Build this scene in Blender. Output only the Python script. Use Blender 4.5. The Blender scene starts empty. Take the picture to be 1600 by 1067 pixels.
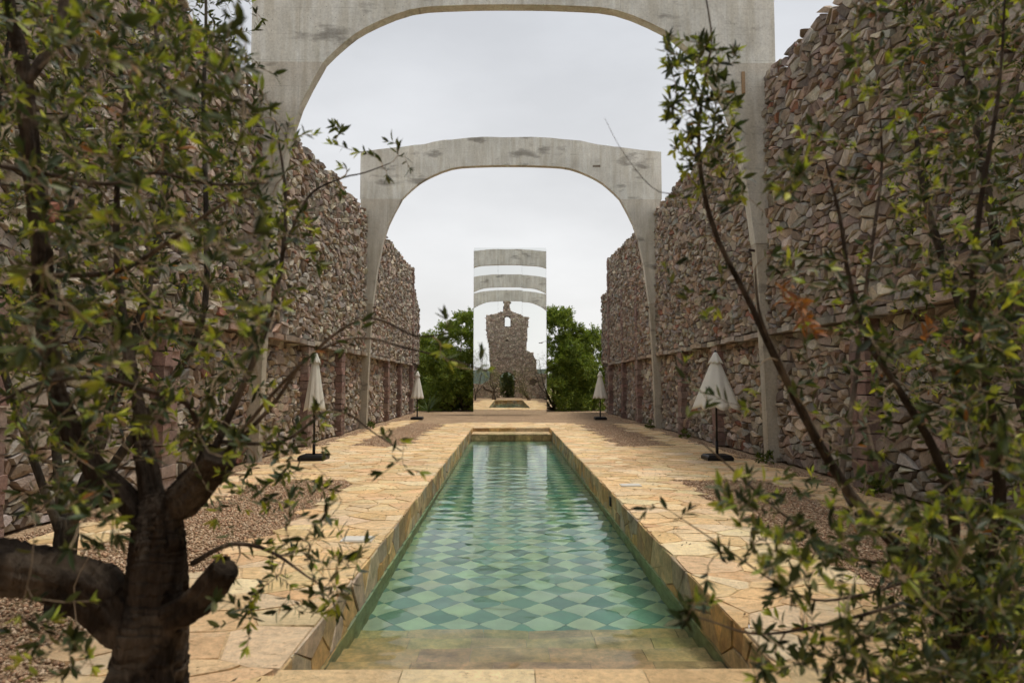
import bpy, math, random
import numpy as np
from mathutils import Vector, Matrix, noise
from mathutils.geometry import delaunay_2d_cdt

random.seed(7); rng = np.random.default_rng(7)
S = bpy.context.scene
COL = S.collection
R = math.radians

# ------------------------------------------------------------------ camera, sky, sun, exposure
FPX = 1100.0                                  # focal length in pixels of the 1600 px wide photograph
EYE = Vector((-0.14, 0.0, 1.70))
PITCH = math.atan(66.5 / FPX); YAW = math.atan(7 / FPX)
cam_d = bpy.data.cameras.new('camera'); cam = bpy.data.objects.new('camera', cam_d); COL.objects.link(cam)
cam_d.sensor_width = 36.0; cam_d.lens = 36.0 * FPX / 1600.0
cam_d.clip_start = 0.05; cam_d.clip_end = 3000.0
cam.location = EYE; cam.rotation_euler = (math.pi / 2 + PITCH, 0, -YAW)
cam_d.dof.use_dof = True; cam_d.dof.focus_distance = 14.0; cam_d.dof.aperture_fstop = 2.3
S.camera = cam

SUN_EL, SUN_AZ = 74.0, 80.0                  # azimuth: compass-like, from +Y clockwise
world = bpy.data.worlds.new('World'); S.world = world; world.use_nodes = True
wn = world.node_tree; wn.nodes.clear(); wl = wn.links
def wnode(t, **kw):
    n = wn.nodes.new(t)
    for k, v in kw.items(): setattr(n, k, v)
    return n
w_out = wnode('ShaderNodeOutputWorld'); w_mix = wnode('ShaderNodeMixShader')
w_sky = wnode('ShaderNodeTexSky', sky_type='NISHITA'); w_sky.sun_disc = False
w_sky.sun_elevation = R(SUN_EL); w_sky.sun_rotation = R(SUN_AZ); w_sky.air_density = 1.2; w_sky.dust_density = 3.0
w_b1 = wnode('ShaderNodeBackground'); w_b1.inputs['Strength'].default_value = 0.10
w_b2 = wnode('ShaderNodeBackground'); w_b2.inputs['Strength'].default_value = 1.0
w_tc = wnode('ShaderNodeTexCoord'); w_sep = wnode('ShaderNodeSeparateXYZ')
w_ramp = wnode('ShaderNodeValToRGB')
e = w_ramp.color_ramp.elements
e[0].position = 0.0; e[0].color = (0.65, 0.642, 0.63, 1)
e[1].position = 0.50; e[1].color = (0.475, 0.487, 0.508, 1)
w_map = wnode('ShaderNodeMapping'); w_map.inputs['Scale'].default_value = (1.0, 1.0, 2.6)
w_noi = wnode('ShaderNodeTexNoise'); w_noi.inputs['Scale'].default_value = 3.0; w_noi.inputs['Detail'].default_value = 6; w_noi.inputs['Roughness'].default_value = 0.5
w_mr = wnode('ShaderNodeMapRange'); w_mr.inputs['From Min'].default_value = 0.35; w_mr.inputs['From Max'].default_value = 0.7
w_mr.inputs['To Min'].default_value = 0.91; w_mr.inputs['To Max'].default_value = 1.09
w_mul = wnode('ShaderNodeVectorMath', operation='MULTIPLY')
wl.new(w_tc.outputs['Generated'], w_sep.inputs[0]); wl.new(w_sep.outputs['Z'], w_ramp.inputs[0])
wl.new(w_tc.outputs['Generated'], w_map.inputs[0]); wl.new(w_map.outputs[0], w_noi.inputs['Vector']); wl.new(w_noi.outputs[0], w_mr.inputs['Value'])
wl.new(w_ramp.outputs[0], w_mul.inputs[0]); wl.new(w_mr.outputs[0], w_mul.inputs[1]); wl.new(w_mul.outputs[0], w_b2.inputs['Color'])
wl.new(w_sky.outputs[0], w_b1.inputs['Color'])
wl.new(w_b1.outputs[0], w_mix.inputs[1]); wl.new(w_b2.outputs[0], w_mix.inputs[2]); w_mix.inputs[0].default_value = 0.93
wl.new(w_mix.outputs[0], w_out.inputs[0])

sun_d = bpy.data.lights.new('sun', 'SUN'); sun_d.energy = 1.5; sun_d.angle = R(14); sun_d.color = (1.0, 0.95, 0.86)
sun = bpy.data.objects.new('sun', sun_d); COL.objects.link(sun)
_d = Vector((math.sin(R(SUN_AZ)) * math.cos(R(SUN_EL)), math.cos(R(SUN_AZ)) * math.cos(R(SUN_EL)), math.sin(R(SUN_EL))))
sun.rotation_euler = _d.to_track_quat('Z', 'Y').to_euler()

vs = S.view_settings; vs.view_transform = 'Standard'; vs.look = 'None'; vs.exposure = 0.58; vs.gamma = 1.0; vs.use_curve_mapping = False
cy = S.cycles
cy.max_bounces = 7; cy.diffuse_bounces = 2; cy.glossy_bounces = 4; cy.transmission_bounces = 4; cy.transparent_max_bounces = 10
cy.caustics_reflective = False; cy.caustics_refractive = True; cy.use_denoising = True; cy.use_adaptive_sampling = True; cy.adaptive_threshold = 0.025; cy.sample_clamp_indirect = 4.0

# ------------------------------------------------------------------ helpers
def at(px, py, Y):
    """a point of the place seen at a photograph pixel, Y metres ahead of the camera"""
    u = (px - 800.0) / FPX; v = (533.5 - py) / FPX
    fy = math.cos(PITCH) - v * math.sin(PITCH); up = math.sin(PITCH) + v * math.cos(PITCH)
    x = u * math.cos(YAW) + fy * math.sin(YAW); y = fy * math.cos(YAW) - u * math.sin(YAW)
    t = Y / y
    return Vector((EYE.x + x * t, Y, EYE.z + up * t))

def put(o, parent=None, kind=None, label=None, category=None, group=None):
    COL.objects.link(o)
    if parent is not None: o.parent = parent
    if kind: o['kind'] = kind
    if label: o['label'] = label
    if category: o['category'] = category
    if group: o['group'] = group
    return o

def empty(name, loc, **kw):
    o = bpy.data.objects.new(name, None); o.location = loc; o.empty_display_size = 0.2
    return put(o, **kw)

class MB:
    """collects polygons; origin is subtracted so that a part sits in its parent's space"""
    def __init__(s): s.v = []; s.f = []; s.c = []
    def add(s, verts, faces, col=(0.5, 0.5, 0.5)):
        b = len(s.v); s.v.extend(verts); s.f.extend([tuple(i + b for i in f) for f in faces])
        if len(col) == len(verts) and not isinstance(col[0], float): s.c.extend(col)
        else: s.c.extend([col] * len(verts))
    def box(s, a, b, col=(0.5, 0.5, 0.5), jit=0.0):
        vv = [(x, y, z) for x in (a[0], b[0]) for y in (a[1], b[1]) for z in (a[2], b[2])]
        if jit: vv = [(x + random.uniform(-jit, jit), y + random.uniform(-jit, jit), z + random.uniform(-jit, jit)) for x, y, z in vv]
        s.add(vv, [(0, 1, 3, 2), (4, 6, 7, 5), (0, 4, 5, 1), (2, 3, 7, 6), (0, 2, 6, 4), (1, 5, 7, 3)], col)
    def tube(s, pts, rad, n=6, col=(0.5, 0.5, 0.5), cap=True, wob=0.0, seed=0.0):
        """a tapered tube through pts"""
        m = len(pts); rings = []
        t0 = (pts[1] - pts[0]).normalized()
        nx = t0.orthogonal().normalized()
        for i in range(m):
            t = (pts[min(i + 1, m - 1)] - pts[max(i - 1, 0)])
            t = t.normalized() if t.length > 1e-9 else t0
            nx = (nx - t * nx.dot(t)); nx = nx.normalized() if nx.length > 1e-6 else t.orthogonal().normalized()
            ny = t.cross(nx)
            ring = []
            for k in range(n):
                a = 2 * math.pi * k / n; r = rad[i]
                d = nx * math.cos(a) + ny * math.sin(a)
                if wob:
                    q = Vector((pts[i].x * 3.0, pts[i].y * 3.0, pts[i].z * 2.2)) + d * 1.2 + Vector((seed, 0, 0))
                    r *= 1 + wob * noise.noise(q) + wob * 0.5 * noise.noise(q * 2.7)
                    if r > 0.03:
                        h1 = pts[i] * 14.0 + d * 4.0; h1.z *= 0.35; r += 0.010 * noise.noise(h1) + 0.006 * noise.noise(h1 * 2.3) - 0.012 * max(0.0, noise.noise(pts[i] * 7.0 + d * 2.0) - 0.25)
                    if r > 0.03:                       # long fissures that follow the grain
                        r *= 1 - 0.10 * abs(math.sin(a * 4.5 + 2.2 * noise.noise(Vector((0, seed, pts[i].z * 3.0 + pts[i].x * 2.0))) + 1.5 * noise.noise(q * 1.7))) ** 8
                ring.append(tuple(pts[i] + d * r))
            rings.append(ring)
        vv = [p for r_ in rings for p in r_]; ff = []
        for i in range(m - 1):
            for k in range(n):
                a = i * n + k; b = i * n + (k + 1) % n
                ff.append((a, b, b + n, a + n))
        if cap:
            ff.append(tuple(range(n - 1, -1, -1))); ff.append(tuple((m - 1) * n + k for k in range(n)))
        s.add(vv, ff, col)
    def build(s, name, mat, parent=None, smooth=False, origin=None, **kw):
        me = bpy.data.meshes.new(name)
        o_ = origin
        if o_ is None and parent is not None:
            o_ = Vector((0, 0, 0)); p = parent
            while p is not None: o_ = o_ + p.location; p = p.parent
        vv = s.v if o_ is None else [(x - o_[0], y - o_[1], z - o_[2]) for x, y, z in s.v]
        me.from_pydata(vv, [], s.f)
        at_ = me.attributes.new('tint', 'FLOAT_COLOR', 'POINT')
        cc = np.ones((len(s.c), 4), dtype=np.float32); cc[:, :3] = np.array(s.c, dtype=np.float32); at_.data.foreach_set('color', cc.ravel())
        if smooth: me.polygons.foreach_set('use_smooth', [True] * len(me.polygons))
        me.materials.append(mat)
        o = bpy.data.objects.new(name, me)
        if origin is not None and parent is None: o.location = origin
        elif origin is not None:
            q = Vector((0, 0, 0)); p = parent
            while p is not None: q = q + p.location; p = p.parent
            o.location = Vector(origin) - q
        return put(o, parent, **kw)

def fast_mesh(name, V, F, C, mat, parent=None, smooth=False, **kw):
    """numpy arrays: vertices (n,3), faces (m,k), vertex colours (n,3)"""
    me = bpy.data.meshes.new(name); n, m, k = len(V), len(F), F.shape[1]
    if parent is not None:
        o_ = Vector((0, 0, 0)); p = parent
        while p is not None: o_ = o_ + p.location; p = p.parent
        V = V - np.array(o_)
    me.vertices.add(n); me.vertices.foreach_set('co', V.astype(np.float32).ravel())
    me.loops.add(m * k); me.loops.foreach_set('vertex_index', F.astype(np.int32).ravel())
    me.polygons.add(m); me.polygons.foreach_set('loop_start', np.arange(m, dtype=np.int32) * k)
    me.polygons.foreach_set('loop_total', np.full(m, k, dtype=np.int32))
    if smooth: me.polygons.foreach_set('use_smooth', np.ones(m, dtype=bool))
    a = me.attributes.new('tint', 'FLOAT_COLOR', 'POINT')
    cc = np.ones((n, 4), dtype=np.float32); cc[:, :3] = C; a.data.foreach_set('color', cc.ravel())
    me.update(calc_edges=True); me.materials.append(mat)
    return put(bpy.data.objects.new(name, me), parent, **kw)

def clip(poly, px, py, nx, ny):
    """keep the side where (p - (px,py)).n <= 0"""
    out = []; n = len(poly)
    for i in range(n):
        a = poly[i]; b = poly[(i + 1) % n]
        da = (a[0] - px) * nx + (a[1] - py) * ny; db = (b[0] - px) * nx + (b[1] - py) * ny
        if da <= 0: out.append(a)
        if (da < 0 < db) or (db < 0 < da):
            t = da / (da - db); out.append((a[0] + (b[0] - a[0]) * t, a[1] + (b[1] - a[1]) * t))
    return out

def cells(u0, u1, v0, v1, size, aspect=1.0, jit=0.42, drop=0.22, extra=0.12, keep=None):
    """irregular packing of a rectangle: Voronoi polygons, `aspect` times wider (u) than high (v)"""
    U0, U1 = u0 / aspect, u1 / aspect
    nu = max(1, int(round((U1 - U0) / size))); nv = max(1, int(round((v1 - v0) / size)))
    du = (U1 - U0) / nu; dv = (v1 - v0) / nv
    pts = []
    for j in range(nv):
        off = 0.25 if j % 2 else -0.25
        for i in range(nu):
            if random.random() < drop: continue
            pts.append((U0 + (i + 0.5 + off + random.uniform(-jit, jit)) * du, v0 + (j + 0.5 + random.uniform(-jit, jit)) * dv))
            if random.random() < extra:
                pts.append((U0 + (i + random.random()) * du, v0 + (j + random.random()) * dv))
    pts = [(min(max(p[0], U0 + 0.01), U1 - 0.01), min(max(p[1], v0 + 0.01), v1 - 0.01)) for p in pts]
    if len(pts) < 3: return []
    vo, eo, fo, ov, oe, of_ = delaunay_2d_cdt([Vector(p) for p in pts], [], [], 0, 1e-6)
    nb = [set() for _ in vo]
    for a, b in eo: nb[a].add(b); nb[b].add(a)
    out = []
    for i, p in enumerate(vo):
        if keep and not keep(p[0] * aspect, p[1]): continue
        poly = [(U0, v0), (U1, v0), (U1, v1), (U0, v1)]
        for j in nb[i]:
            q = vo[j]; poly = clip(poly, (p[0] + q[0]) / 2, (p[1] + q[1]) / 2, q[0] - p[0], q[1] - p[1])
            if len(poly) < 3: break
        if len(poly) >= 3: out.append([(x * aspect, y) for x, y in poly])
    return out

def chaikin(poly, q=0.16):
    out = []; n = len(poly)
    for i in range(n):
        a = poly[i]; b = poly[(i + 1) % n]
        out.append((a[0] + (b[0] - a[0]) * q, a[1] + (b[1] - a[1]) * q)); out.append((a[0] + (b[0] - a[0]) * (1 - q), a[1] + (b[1] - a[1]) * (1 - q)))
    return out

def area(poly):
    return 0.5 * abs(sum(poly[i - 1][0] * poly[i][1] - poly[i][0] * poly[i - 1][1] for i in range(len(poly))))

def stone(mb, poly, pos, gap, h, back, tilt, rough, col, rounded=True, shoulder=0.72):
    """one stone: a polygon of the packing raised out of its bed; pos(u, v, d) gives the point d in front of the bed"""
    # tiny edges are merged first
    q = []
    for p in poly:
        if not q or (p[0] - q[-1][0]) ** 2 + (p[1] - q[-1][1]) ** 2 > 0.0006: q.append(p)
    if len(q) > 2 and (q[0][0] - q[-1][0]) ** 2 + (q[0][1] - q[-1][1]) ** 2 < 0.0006: q.pop()
    if len(q) < 3: return
    cu = sum(p[0] for p in q) / len(q); cv = sum(p[1] for p in q) / len(q)
    if rounded: q = chaikin(q)
    n = len(q)
    tu, tv = random.uniform(-tilt, tilt), random.uniform(-tilt, tilt)
    r0, r1, r2 = [], [], []
    for u, v in q:
        du, dv = u - cu, v - cv; L = math.hypot(du, dv) + 1e-6
        k = max(0.3, (L - gap) / L)
        k1 = k * random.uniform(0.93, 1.0)
        d = h + tu * du + tv * dv
        r0.append(pos(cu + du * k, cv + dv * k, back))
        r1.append(pos(cu + du * k1, cv + dv * k1, max(back + 0.01, d * 0.45 + random.uniform(-rough, rough))))
        k2 = k1 * shoulder * random.uniform(0.9, 1.1)
        r2.append(pos(cu + du * k2, cv + dv * k2, d + random.uniform(-rough, rough)))
    vv = r0 + r1 + r2 + [pos(cu + random.uniform(-.02, .02), cv, h + random.uniform(-rough, rough))]
    ff = []
    for i in range(n):
        j = (i + 1) % n
        ff += [(i, j, n + j, n + i), (n + i, n + j, 2 * n + j, 2 * n + i), (2 * n + i, 2 * n + j, 3 * n)]
    mb.add(vv, ff, col)

def vary(c, amt=0.12, hue=0.03):
    k = 1 + random.uniform(-amt, amt)
    return tuple(max(0.01, x * k * (1 + random.uniform(-hue, hue))) for x in c)

def lay(polys, pos, mat, parent, piece, rest, seen, limit=300, **kw):
    """lays stones: the `limit` that show largest are objects of their own, the rest one part"""
    col = kw.pop('col')
    order = sorted(range(len(polys)), key=lambda i: -seen(polys[i]))
    big = set(order[:limit]); mb = MB(); k = 0
    for i, p in enumerate(polys):
        args = {a: (b() if callable(b) else b) for a, b in kw.items()}
        t = MB() if i in big else mb
        stone(t, p, pos, col=col(p), **args)
        if i in big and t.v:
            o_ = [sum(q[a] for q in t.v) / len(t.v) for a in range(3)]
            t.build(piece, mat, parent, origin=o_)
    if mb.v: mb.build(rest, mat, parent, kind='stuff')

# ------------------------------------------------------------------ materials
def material(name):
    m = bpy.data.materials.new(name); m.use_nodes = True
    nt = m.node_tree; b = nt.nodes['Principled BSDF']
    return m, nt, b
def N(nt, t, **kw):
    n = nt.nodes.new(t)
    for k, v in kw.items():
        if k in n.inputs: n.inputs[k].default_value = v
        else: setattr(n, k, v)
    return n
def ramp(nt, src, stops):
    r = nt.nodes.new('ShaderNodeValToRGB'); el = r.color_ramp.elements
    while len(el) < len(stops): el.new(0.5)
    for i, (p, c) in enumerate(stops):
        el[i].position = p; el[i].color = (c, c, c, 1) if isinstance(c, (int, float)) else (*c, 1)
    nt.links.new(src, r.inputs[0]); return r.outputs[0]
def coords(nt, scale=(1, 1, 1)):
    g = nt.nodes.new('ShaderNodeNewGeometry'); mp = nt.nodes.new('ShaderNodeMapping'); mp.inputs['Scale'].default_value = scale
    nt.links.new(g.outputs['Position'], mp.inputs[0]); return mp.outputs[0]
def tex(nt, scale, detail=5, rough=0.6, vec=None):
    n = N(nt, 'ShaderNodeTexNoise'); n.inputs['Scale'].default_value = scale; n.inputs['Detail'].default_value = detail; n.inputs['Roughness'].default_value = rough
    nt.links.new(vec if vec is not None else coords(nt), n.inputs['Vector']); return n.outputs[0]
def mixc(nt, f, a, b, mode='MIX'):
    n = nt.nodes.new('ShaderNodeMix'); n.data_type = 'RGBA'; n.blend_type = mode
    for s_, v in ((n.inputs[0], f), (n.inputs[6], a), (n.inputs[7], b)):
        if isinstance(v, (int, float)): s_.default_value = v
        elif isinstance(v, tuple): s_.default_value = (*v, 1)
        else: nt.links.new(v, s_)
    return n.outputs[2]
def bump(nt, b, h, strength, dist):
    n = nt.nodes.new('ShaderNodeBump'); n.inputs['Strength'].default_value = strength; n.inputs['Distance'].default_value = dist
    nt.links.new(h, n.inputs['Height']); nt.links.new(n.outputs[0], b.inputs['Normal'])
def tint(nt):
    a = nt.nodes.new('ShaderNodeAttribute'); a.attribute_name = 'tint'; return a.outputs['Color']

def m_rock(name, s1=3.0, s2=26.0, lo=0.62, hi=1.3, bs=0.9, bd=0.03, rough=0.9, speck=True):
    m, nt, b = material(name)
    n1 = tex(nt, s1, 6); n2 = tex(nt, s2, 8, 0.7)
    c = mixc(nt, 1.0, tint(nt), ramp(nt, n1, [(0.3, lo), (0.7, hi)]), 'MULTIPLY')
    c = mixc(nt, 1.0, c, ramp(nt, n2, [(0.3, 0.72), (0.68, 1.2)]), 'MULTIPLY')
    nt.links.new(c, b.inputs['Base Color']); b.inputs['Roughness'].default_value = rough; b.inputs['Specular IOR Level'].default_value = 0.25
    bump(nt, b, n2, bs, bd)
    return m
M_STONE = m_rock('wall_stone')
M_PAVE = m_rock('paving_stone', 1.6, 14.0, 0.84, 1.12, 1.0, 0.035, 0.85)
nt = M_PAVE.node_tree; b = nt.nodes['Principled BSDF']; src = b.inputs['Base Color'].links[0].from_socket
fl = tex(nt, 7.0, 9, 0.72, coords(nt, (1.0, 1.7, 1.0))); fl2 = tex(nt, 2.3, 6, 0.6)
c = mixc(nt, ramp(nt, fl, [(0.33, 0.85), (0.42, 0.0)]), src, (0.36, 0.20, 0.09))
c = mixc(nt, ramp(nt, fl2, [(0.52, 0.0), (0.72, 0.55)]), c, (0.87, 0.72, 0.50))
nt.links.new(c, b.inputs['Base Color'])
M_POOLSTONE = m_rock('pool_stone', 4.0, 20.0, 0.55, 1.35, 0.5, 0.02, 0.6)
M_GRAVELBIT = m_rock('gravel_stone', 8.0, 60.0, 0.85, 1.15, 0.3, 0.004, 0.9)
def m_plain(name, col, rough=0.7, s=10.0, lo=0.8, hi=1.15, bs=0.3, bd=0.01, spec=0.3):
    m, nt, b = material(name)
    n1 = tex(nt, s, 6)
    nt.links.new(mixc(nt, 1.0, col, ramp(nt, n1, [(0.3, lo), (0.7, hi)]), 'MULTIPLY'), b.inputs['Base Color'])
    b.inputs['Roughness'].default_value = rough; b.inputs['Specular IOR Level'].default_value = spec
    bump(nt, b, n1, bs, bd); return m
M_MORTAR = m_plain('earth_mortar', (0.15, 0.115, 0.09), 0.95, 14.0, 0.6, 1.3, 0.9, 0.04)
M_JOINT = m_plain('sandy_joint', (0.60, 0.42, 0.235), 0.95, 20.0, 0.6, 1.3, 0.6, 0.01)
M_MURK = m_plain('murk_green', (0.36, 0.42, 0.24), 0.7, 5, 0.6, 1.4)  # underwater wall colour standing in for murky water and dark reflections
M_BLACK = m_plain('black_metal', (0.012, 0.011, 0.011), 0.45)
M_IRON = m_plain('rusty_iron', (0.05, 0.035, 0.028), 0.7)
M_TIMBER = m_plain('timber', (0.38, 0.25, 0.14), 0.8, 30)
M_TERRA = m_plain('terracotta', (0.06, 0.024, 0.018), 0.9, 6)
M_LID = m_plain('white_plastic', (0.75, 0.71, 0.63), 0.5, 8, 0.9, 1.05)
M_STEEL = m_plain('galvanised_steel', (0.25, 0.25, 0.26), 0.5)
M_HILL = m_plain('hill_scrub', (0.055, 0.07, 0.05), 0.95, 0.05, 0.6, 1.4)

# gravelly ground
m, nt, b = material('gravel_ground'); M_GROUND = m
v1 = N(nt, 'ShaderNodeTexVoronoi'); v1.inputs['Scale'].default_value = 38; nt.links.new(coords(nt), v1.inputs['Vector'])
hs = nt.nodes.new('ShaderNodeSeparateColor'); nt.links.new(v1.outputs['Color'], hs.inputs[0])
c = ramp(nt, hs.outputs[0], [(0.0, (0.34, 0.22, 0.125)), (0.4, (0.52, 0.36, 0.225)), (0.75, (0.62, 0.45, 0.29)), (1.0, (0.44, 0.285, 0.175))])
c = mixc(nt, 1.0, c, ramp(nt, v1.outputs['Distance'], [(0.25, 1.1), (0.75, 0.6)]), 'MULTIPLY')
c = mixc(nt, 1.0, c, ramp(nt, tex(nt, 0.7, 6), [(0.3, 0.8), (0.7, 1.15)]), 'MULTIPLY')
nt.links.new(c, b.inputs['Base Color']); b.inputs['Roughness'].default_value = 0.95; b.inputs['Specular IOR Level'].default_value = 0.2
inv = nt.nodes.new('ShaderNodeMath'); inv.operation = 'SUBTRACT'; inv.inputs[0].default_value = 1.0; nt.links.new(v1.outputs['Distance'], inv.inputs[1])
bump(nt, b, inv.outputs[0], 0.8, 0.02)

# weathered concrete
m, nt, b = material('concrete'); M_CONC = m
big = tex(nt, 0.9, 8, 0.65); fine = tex(nt, 22, 8, 0.7)
streak = tex(nt, 2.2, 6, 0.6, coords(nt, (2.6, 2.6, 0.28)))
blot = tex(nt, 0.8, 7, 0.58, coords(nt, (0.8, 0.8, 2.4)))
c = mixc(nt, 1.0, tint(nt), ramp(nt, big, [(0.3, 0.8), (0.65, 1.12)]), 'MULTIPLY')
c = mixc(nt, 1.0, c, ramp(nt, streak, [(0.35, (0.84, 0.81, 0.755)), (0.62, (1.04, 1.04, 1.04))]), 'MULTIPLY')
c = mixc(nt, ramp(nt, blot, [(0.575, 0.0), (0.66, 0.62)]), c, (0.15, 0.135, 0.115))
c = mixc(nt, 1.0, c, ramp(nt, fine, [(0.28, 0.78), (0.6, 1.06)]), 'MULTIPLY')
pit = N(nt, 'ShaderNodeTexVoronoi'); pit.inputs['Scale'].default_value = 9; nt.links.new(coords(nt), pit.inputs['Vector'])
c = mixc(nt, ramp(nt, pit.outputs['Distance'], [(0.05, 0.7), (0.1, 0.0)]), c, (0.09, 0.08, 0.07))
def seam(axis, period, width, offset):
    g_ = nt.nodes.new('ShaderNodeNewGeometry'); s_ = nt.nodes.new('ShaderNodeSeparateXYZ'); nt.links.new(g_.outputs['Position'], s_.inputs[0])
    a_ = nt.nodes.new('ShaderNodeMath'); a_.operation = 'ADD'; a_.inputs[1].default_value = offset + 100 * period; nt.links.new(s_.outputs[axis], a_.inputs[0])
    p_ = nt.nodes.new('ShaderNodeMath'); p_.operation = 'PINGPONG'; p_.inputs[1].default_value = period / 2; nt.links.new(a_.outputs[0], p_.inputs[0])
    l_ = nt.nodes.new('ShaderNodeMath'); l_.operation = 'LESS_THAN'; l_.inputs[1].default_value = width; nt.links.new(p_.outputs[0], l_.inputs[0]); return l_.outputs[0]
wear = ramp(nt, tex(nt, 2.0, 5, 0.6), [(0.42, 0.0), (0.62, 0.5)])
for ax_, pe_, wi_, of_ in (('X', 2.44, 0.006, 0.0), ('Z', 0.61, 0.004, 0.1)):
    mm = nt.nodes.new('ShaderNodeMath'); mm.operation = 'MULTIPLY'; nt.links.new(seam(ax_, pe_, wi_, of_), mm.inputs[0]); nt.links.new(wear, mm.inputs[1])
    c = mixc(nt, mm.outputs[0], c, (0.22, 0.205, 0.175))
nt.links.new(c, b.inputs['Base Color']); b.inputs['Roughness'].default_value = 0.88; b.inputs['Specular IOR Level'].default_value = 0.25
bump(nt, b, fine, 0.4, 0.012)

# mirror
m, nt, b = material('mirror_glass'); M_MIRROR = m
b.inputs['Base Color'].default_value = (0.90, 0.915, 0.90, 1); b.inputs['Metallic'].default_value = 1.0; b.inputs['Roughness'].default_value = 0.0

# canvas
m, nt, b = material('canvas'); M_CANVAS = m
n1 = tex(nt, 9, 5)
c = mixc(nt, 1.0, (0.94, 0.92, 0.84), ramp(nt, n1, [(0.3, 0.95), (0.7, 1.02)]), 'MULTIPLY')
dif = N(nt, 'ShaderNodeBsdfDiffuse'); trn = N(nt, 'ShaderNodeBsdfTranslucent'); mx = N(nt, 'ShaderNodeMixShader'); mx.inputs[0].default_value = 0.28
nt.links.new(c, dif.inputs[0]); nt.links.new(c, trn.inputs[0]); nt.links.new(dif.outputs[0], mx.inputs[1]); nt.links.new(trn.outputs[0], mx.inputs[2])
nt.links.new(mx.outputs[0], nt.nodes['Material Output'].inputs[0])

# pool tile
m, nt, b = material('pool_tile'); M_TILE = m
n1 = tex(nt, 3, 6)
nt.links.new(mixc(nt, 1.0, tint(nt), ramp(nt, n1, [(0.3, 0.78), (0.7, 1.15)]), 'MULTIPLY'), b.inputs['Base Color']); b.inputs['Roughness'].default_value = 0.6

# leaves
def m_leaf(name, trans=0.3, under=(1.25, 1.3, 1.25), rough=0.5):
    m, nt, b = material(name)
    g = nt.nodes.new('ShaderNodeNewGeometry')
    t = tint(nt)
    c = mixc(nt, g.outputs['Backfacing'], t, mixc(nt, 1.0, t, under, 'MULTIPLY'))
    nt.links.new(c, b.inputs['Base Color']); b.inputs['Roughness'].default_value = rough; b.inputs['Specular IOR Level'].default_value = 0.35
    tr = N(nt, 'ShaderNodeBsdfTranslucent'); mx = N(nt, 'ShaderNodeMixShader'); mx.inputs[0].default_value = trans
    nt.links.new(mixc(nt, 1.0, c, (1.25, 1.35, 0.6), 'MULTIPLY'), tr.inputs[0])
    nt.links.new(b.outputs[0], mx.inputs[1]); nt.links.new(tr.outputs[0], mx.inputs[2]); nt.links.new(mx.outputs[0], nt.nodes['Material Output'].inputs[0])
    return m
M_LEAF = m_leaf('olive_leaf', 0.25)
M_SHRUB = m_leaf('shrub_leaf', 0.3, (1, 1, 1), 0.6)

# bark
m, nt, b = material('bark'); M_BARK = m
n1 = tex(nt, 5, 7, 0.65, coords(nt, (3, 3, 0.8))); n2 = tex(nt, 26, 7, 0.75, coords(nt, (1.2, 1.2, 0.22)))
n3 = tex(nt, 3.2, 5, 0.55)
c = mixc(nt, 1.0, tint(nt), ramp(nt, n1, [(0.32, 0.45), (0.68, 1.45)]), 'MULTIPLY')
c = mixc(nt, ramp(nt, n3, [(0.50, 0.0), (0.58, 0.7)]), c, mixc(nt, 1.0, tint(nt), (3.0, 3.1, 3.0), 'MULTIPLY'))
c = mixc(nt, 1.0, c, ramp(nt, n2, [(0.3, 0.6), (0.65, 1.25)]), 'MULTIPLY')
nt.links.new(c, b.inputs['Base Color']); b.inputs['Roughness'].default_value = 0.95; b.inputs['Specular IOR Level'].default_value = 0.15
bump(nt, b, n2, 1.0, 0.06)
M_TWIG = m_plain('twig_bark', (0.18, 0.13, 0.085), 0.85, 25, 0.6, 1.4)

# water: a clear green body with a rippled, reflecting surface
m, nt, b = material('pool_water'); M_WATER = m
nt.nodes.remove(b)
tr = N(nt, 'ShaderNodeBsdfRefraction'); tr.inputs['IOR'].default_value = 1.33; tr.inputs['Roughness'].default_value = 0.0; gl = N(nt, 'ShaderNodeBsdfGlossy'); gl.inputs['Roughness'].default_value = 0.015
fr = N(nt, 'ShaderNodeFresnel'); fr.inputs['IOR'].default_value = 1.33
mx = N(nt, 'ShaderNodeMixShader')
nt.links.new(fr.outputs[0], mx.inputs[0]); nt.links.new(tr.outputs[0], mx.inputs[1]); nt.links.new(gl.outputs[0], mx.inputs[2])
out = nt.nodes['Material Output']; nt.links.new(mx.outputs[0], out.inputs['Surface'])
va = N(nt, 'ShaderNodeVolumeAbsorption'); va.inputs['Color'].default_value = (0.45, 0.86, 0.70, 1); va.inputs['Density'].default_value = 0.50
nt.links.new(va.outputs[0], out.inputs['Volume'])

# ------------------------------------------------------------------ ground
PX, PY0, PY1 = 1.50, 4.33, 27.70              # pool opening
mb = MB()                                     # one sheet with a hole for the pool
X0, X1, Y0, Y1, gz = -900, 900, -900, 900, -0.028
hx, ha, hb = PX + 0.10, PY0 - 0.10, PY1 + 0.10
xs = [X0, -hx, hx, X1]; ys = [Y0, ha, hb, Y1]
g = [(x, y, gz) for y in ys for x in xs]
mb.add(g, [(j * 4 + i, j * 4 + i + 1, j * 4 + i + 5, j * 4 + i + 4) for j in range(3) for i in range(3) if not (i == 1 and j == 1)])
mb.build('ground', M_GROUND, kind='structure')

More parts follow.
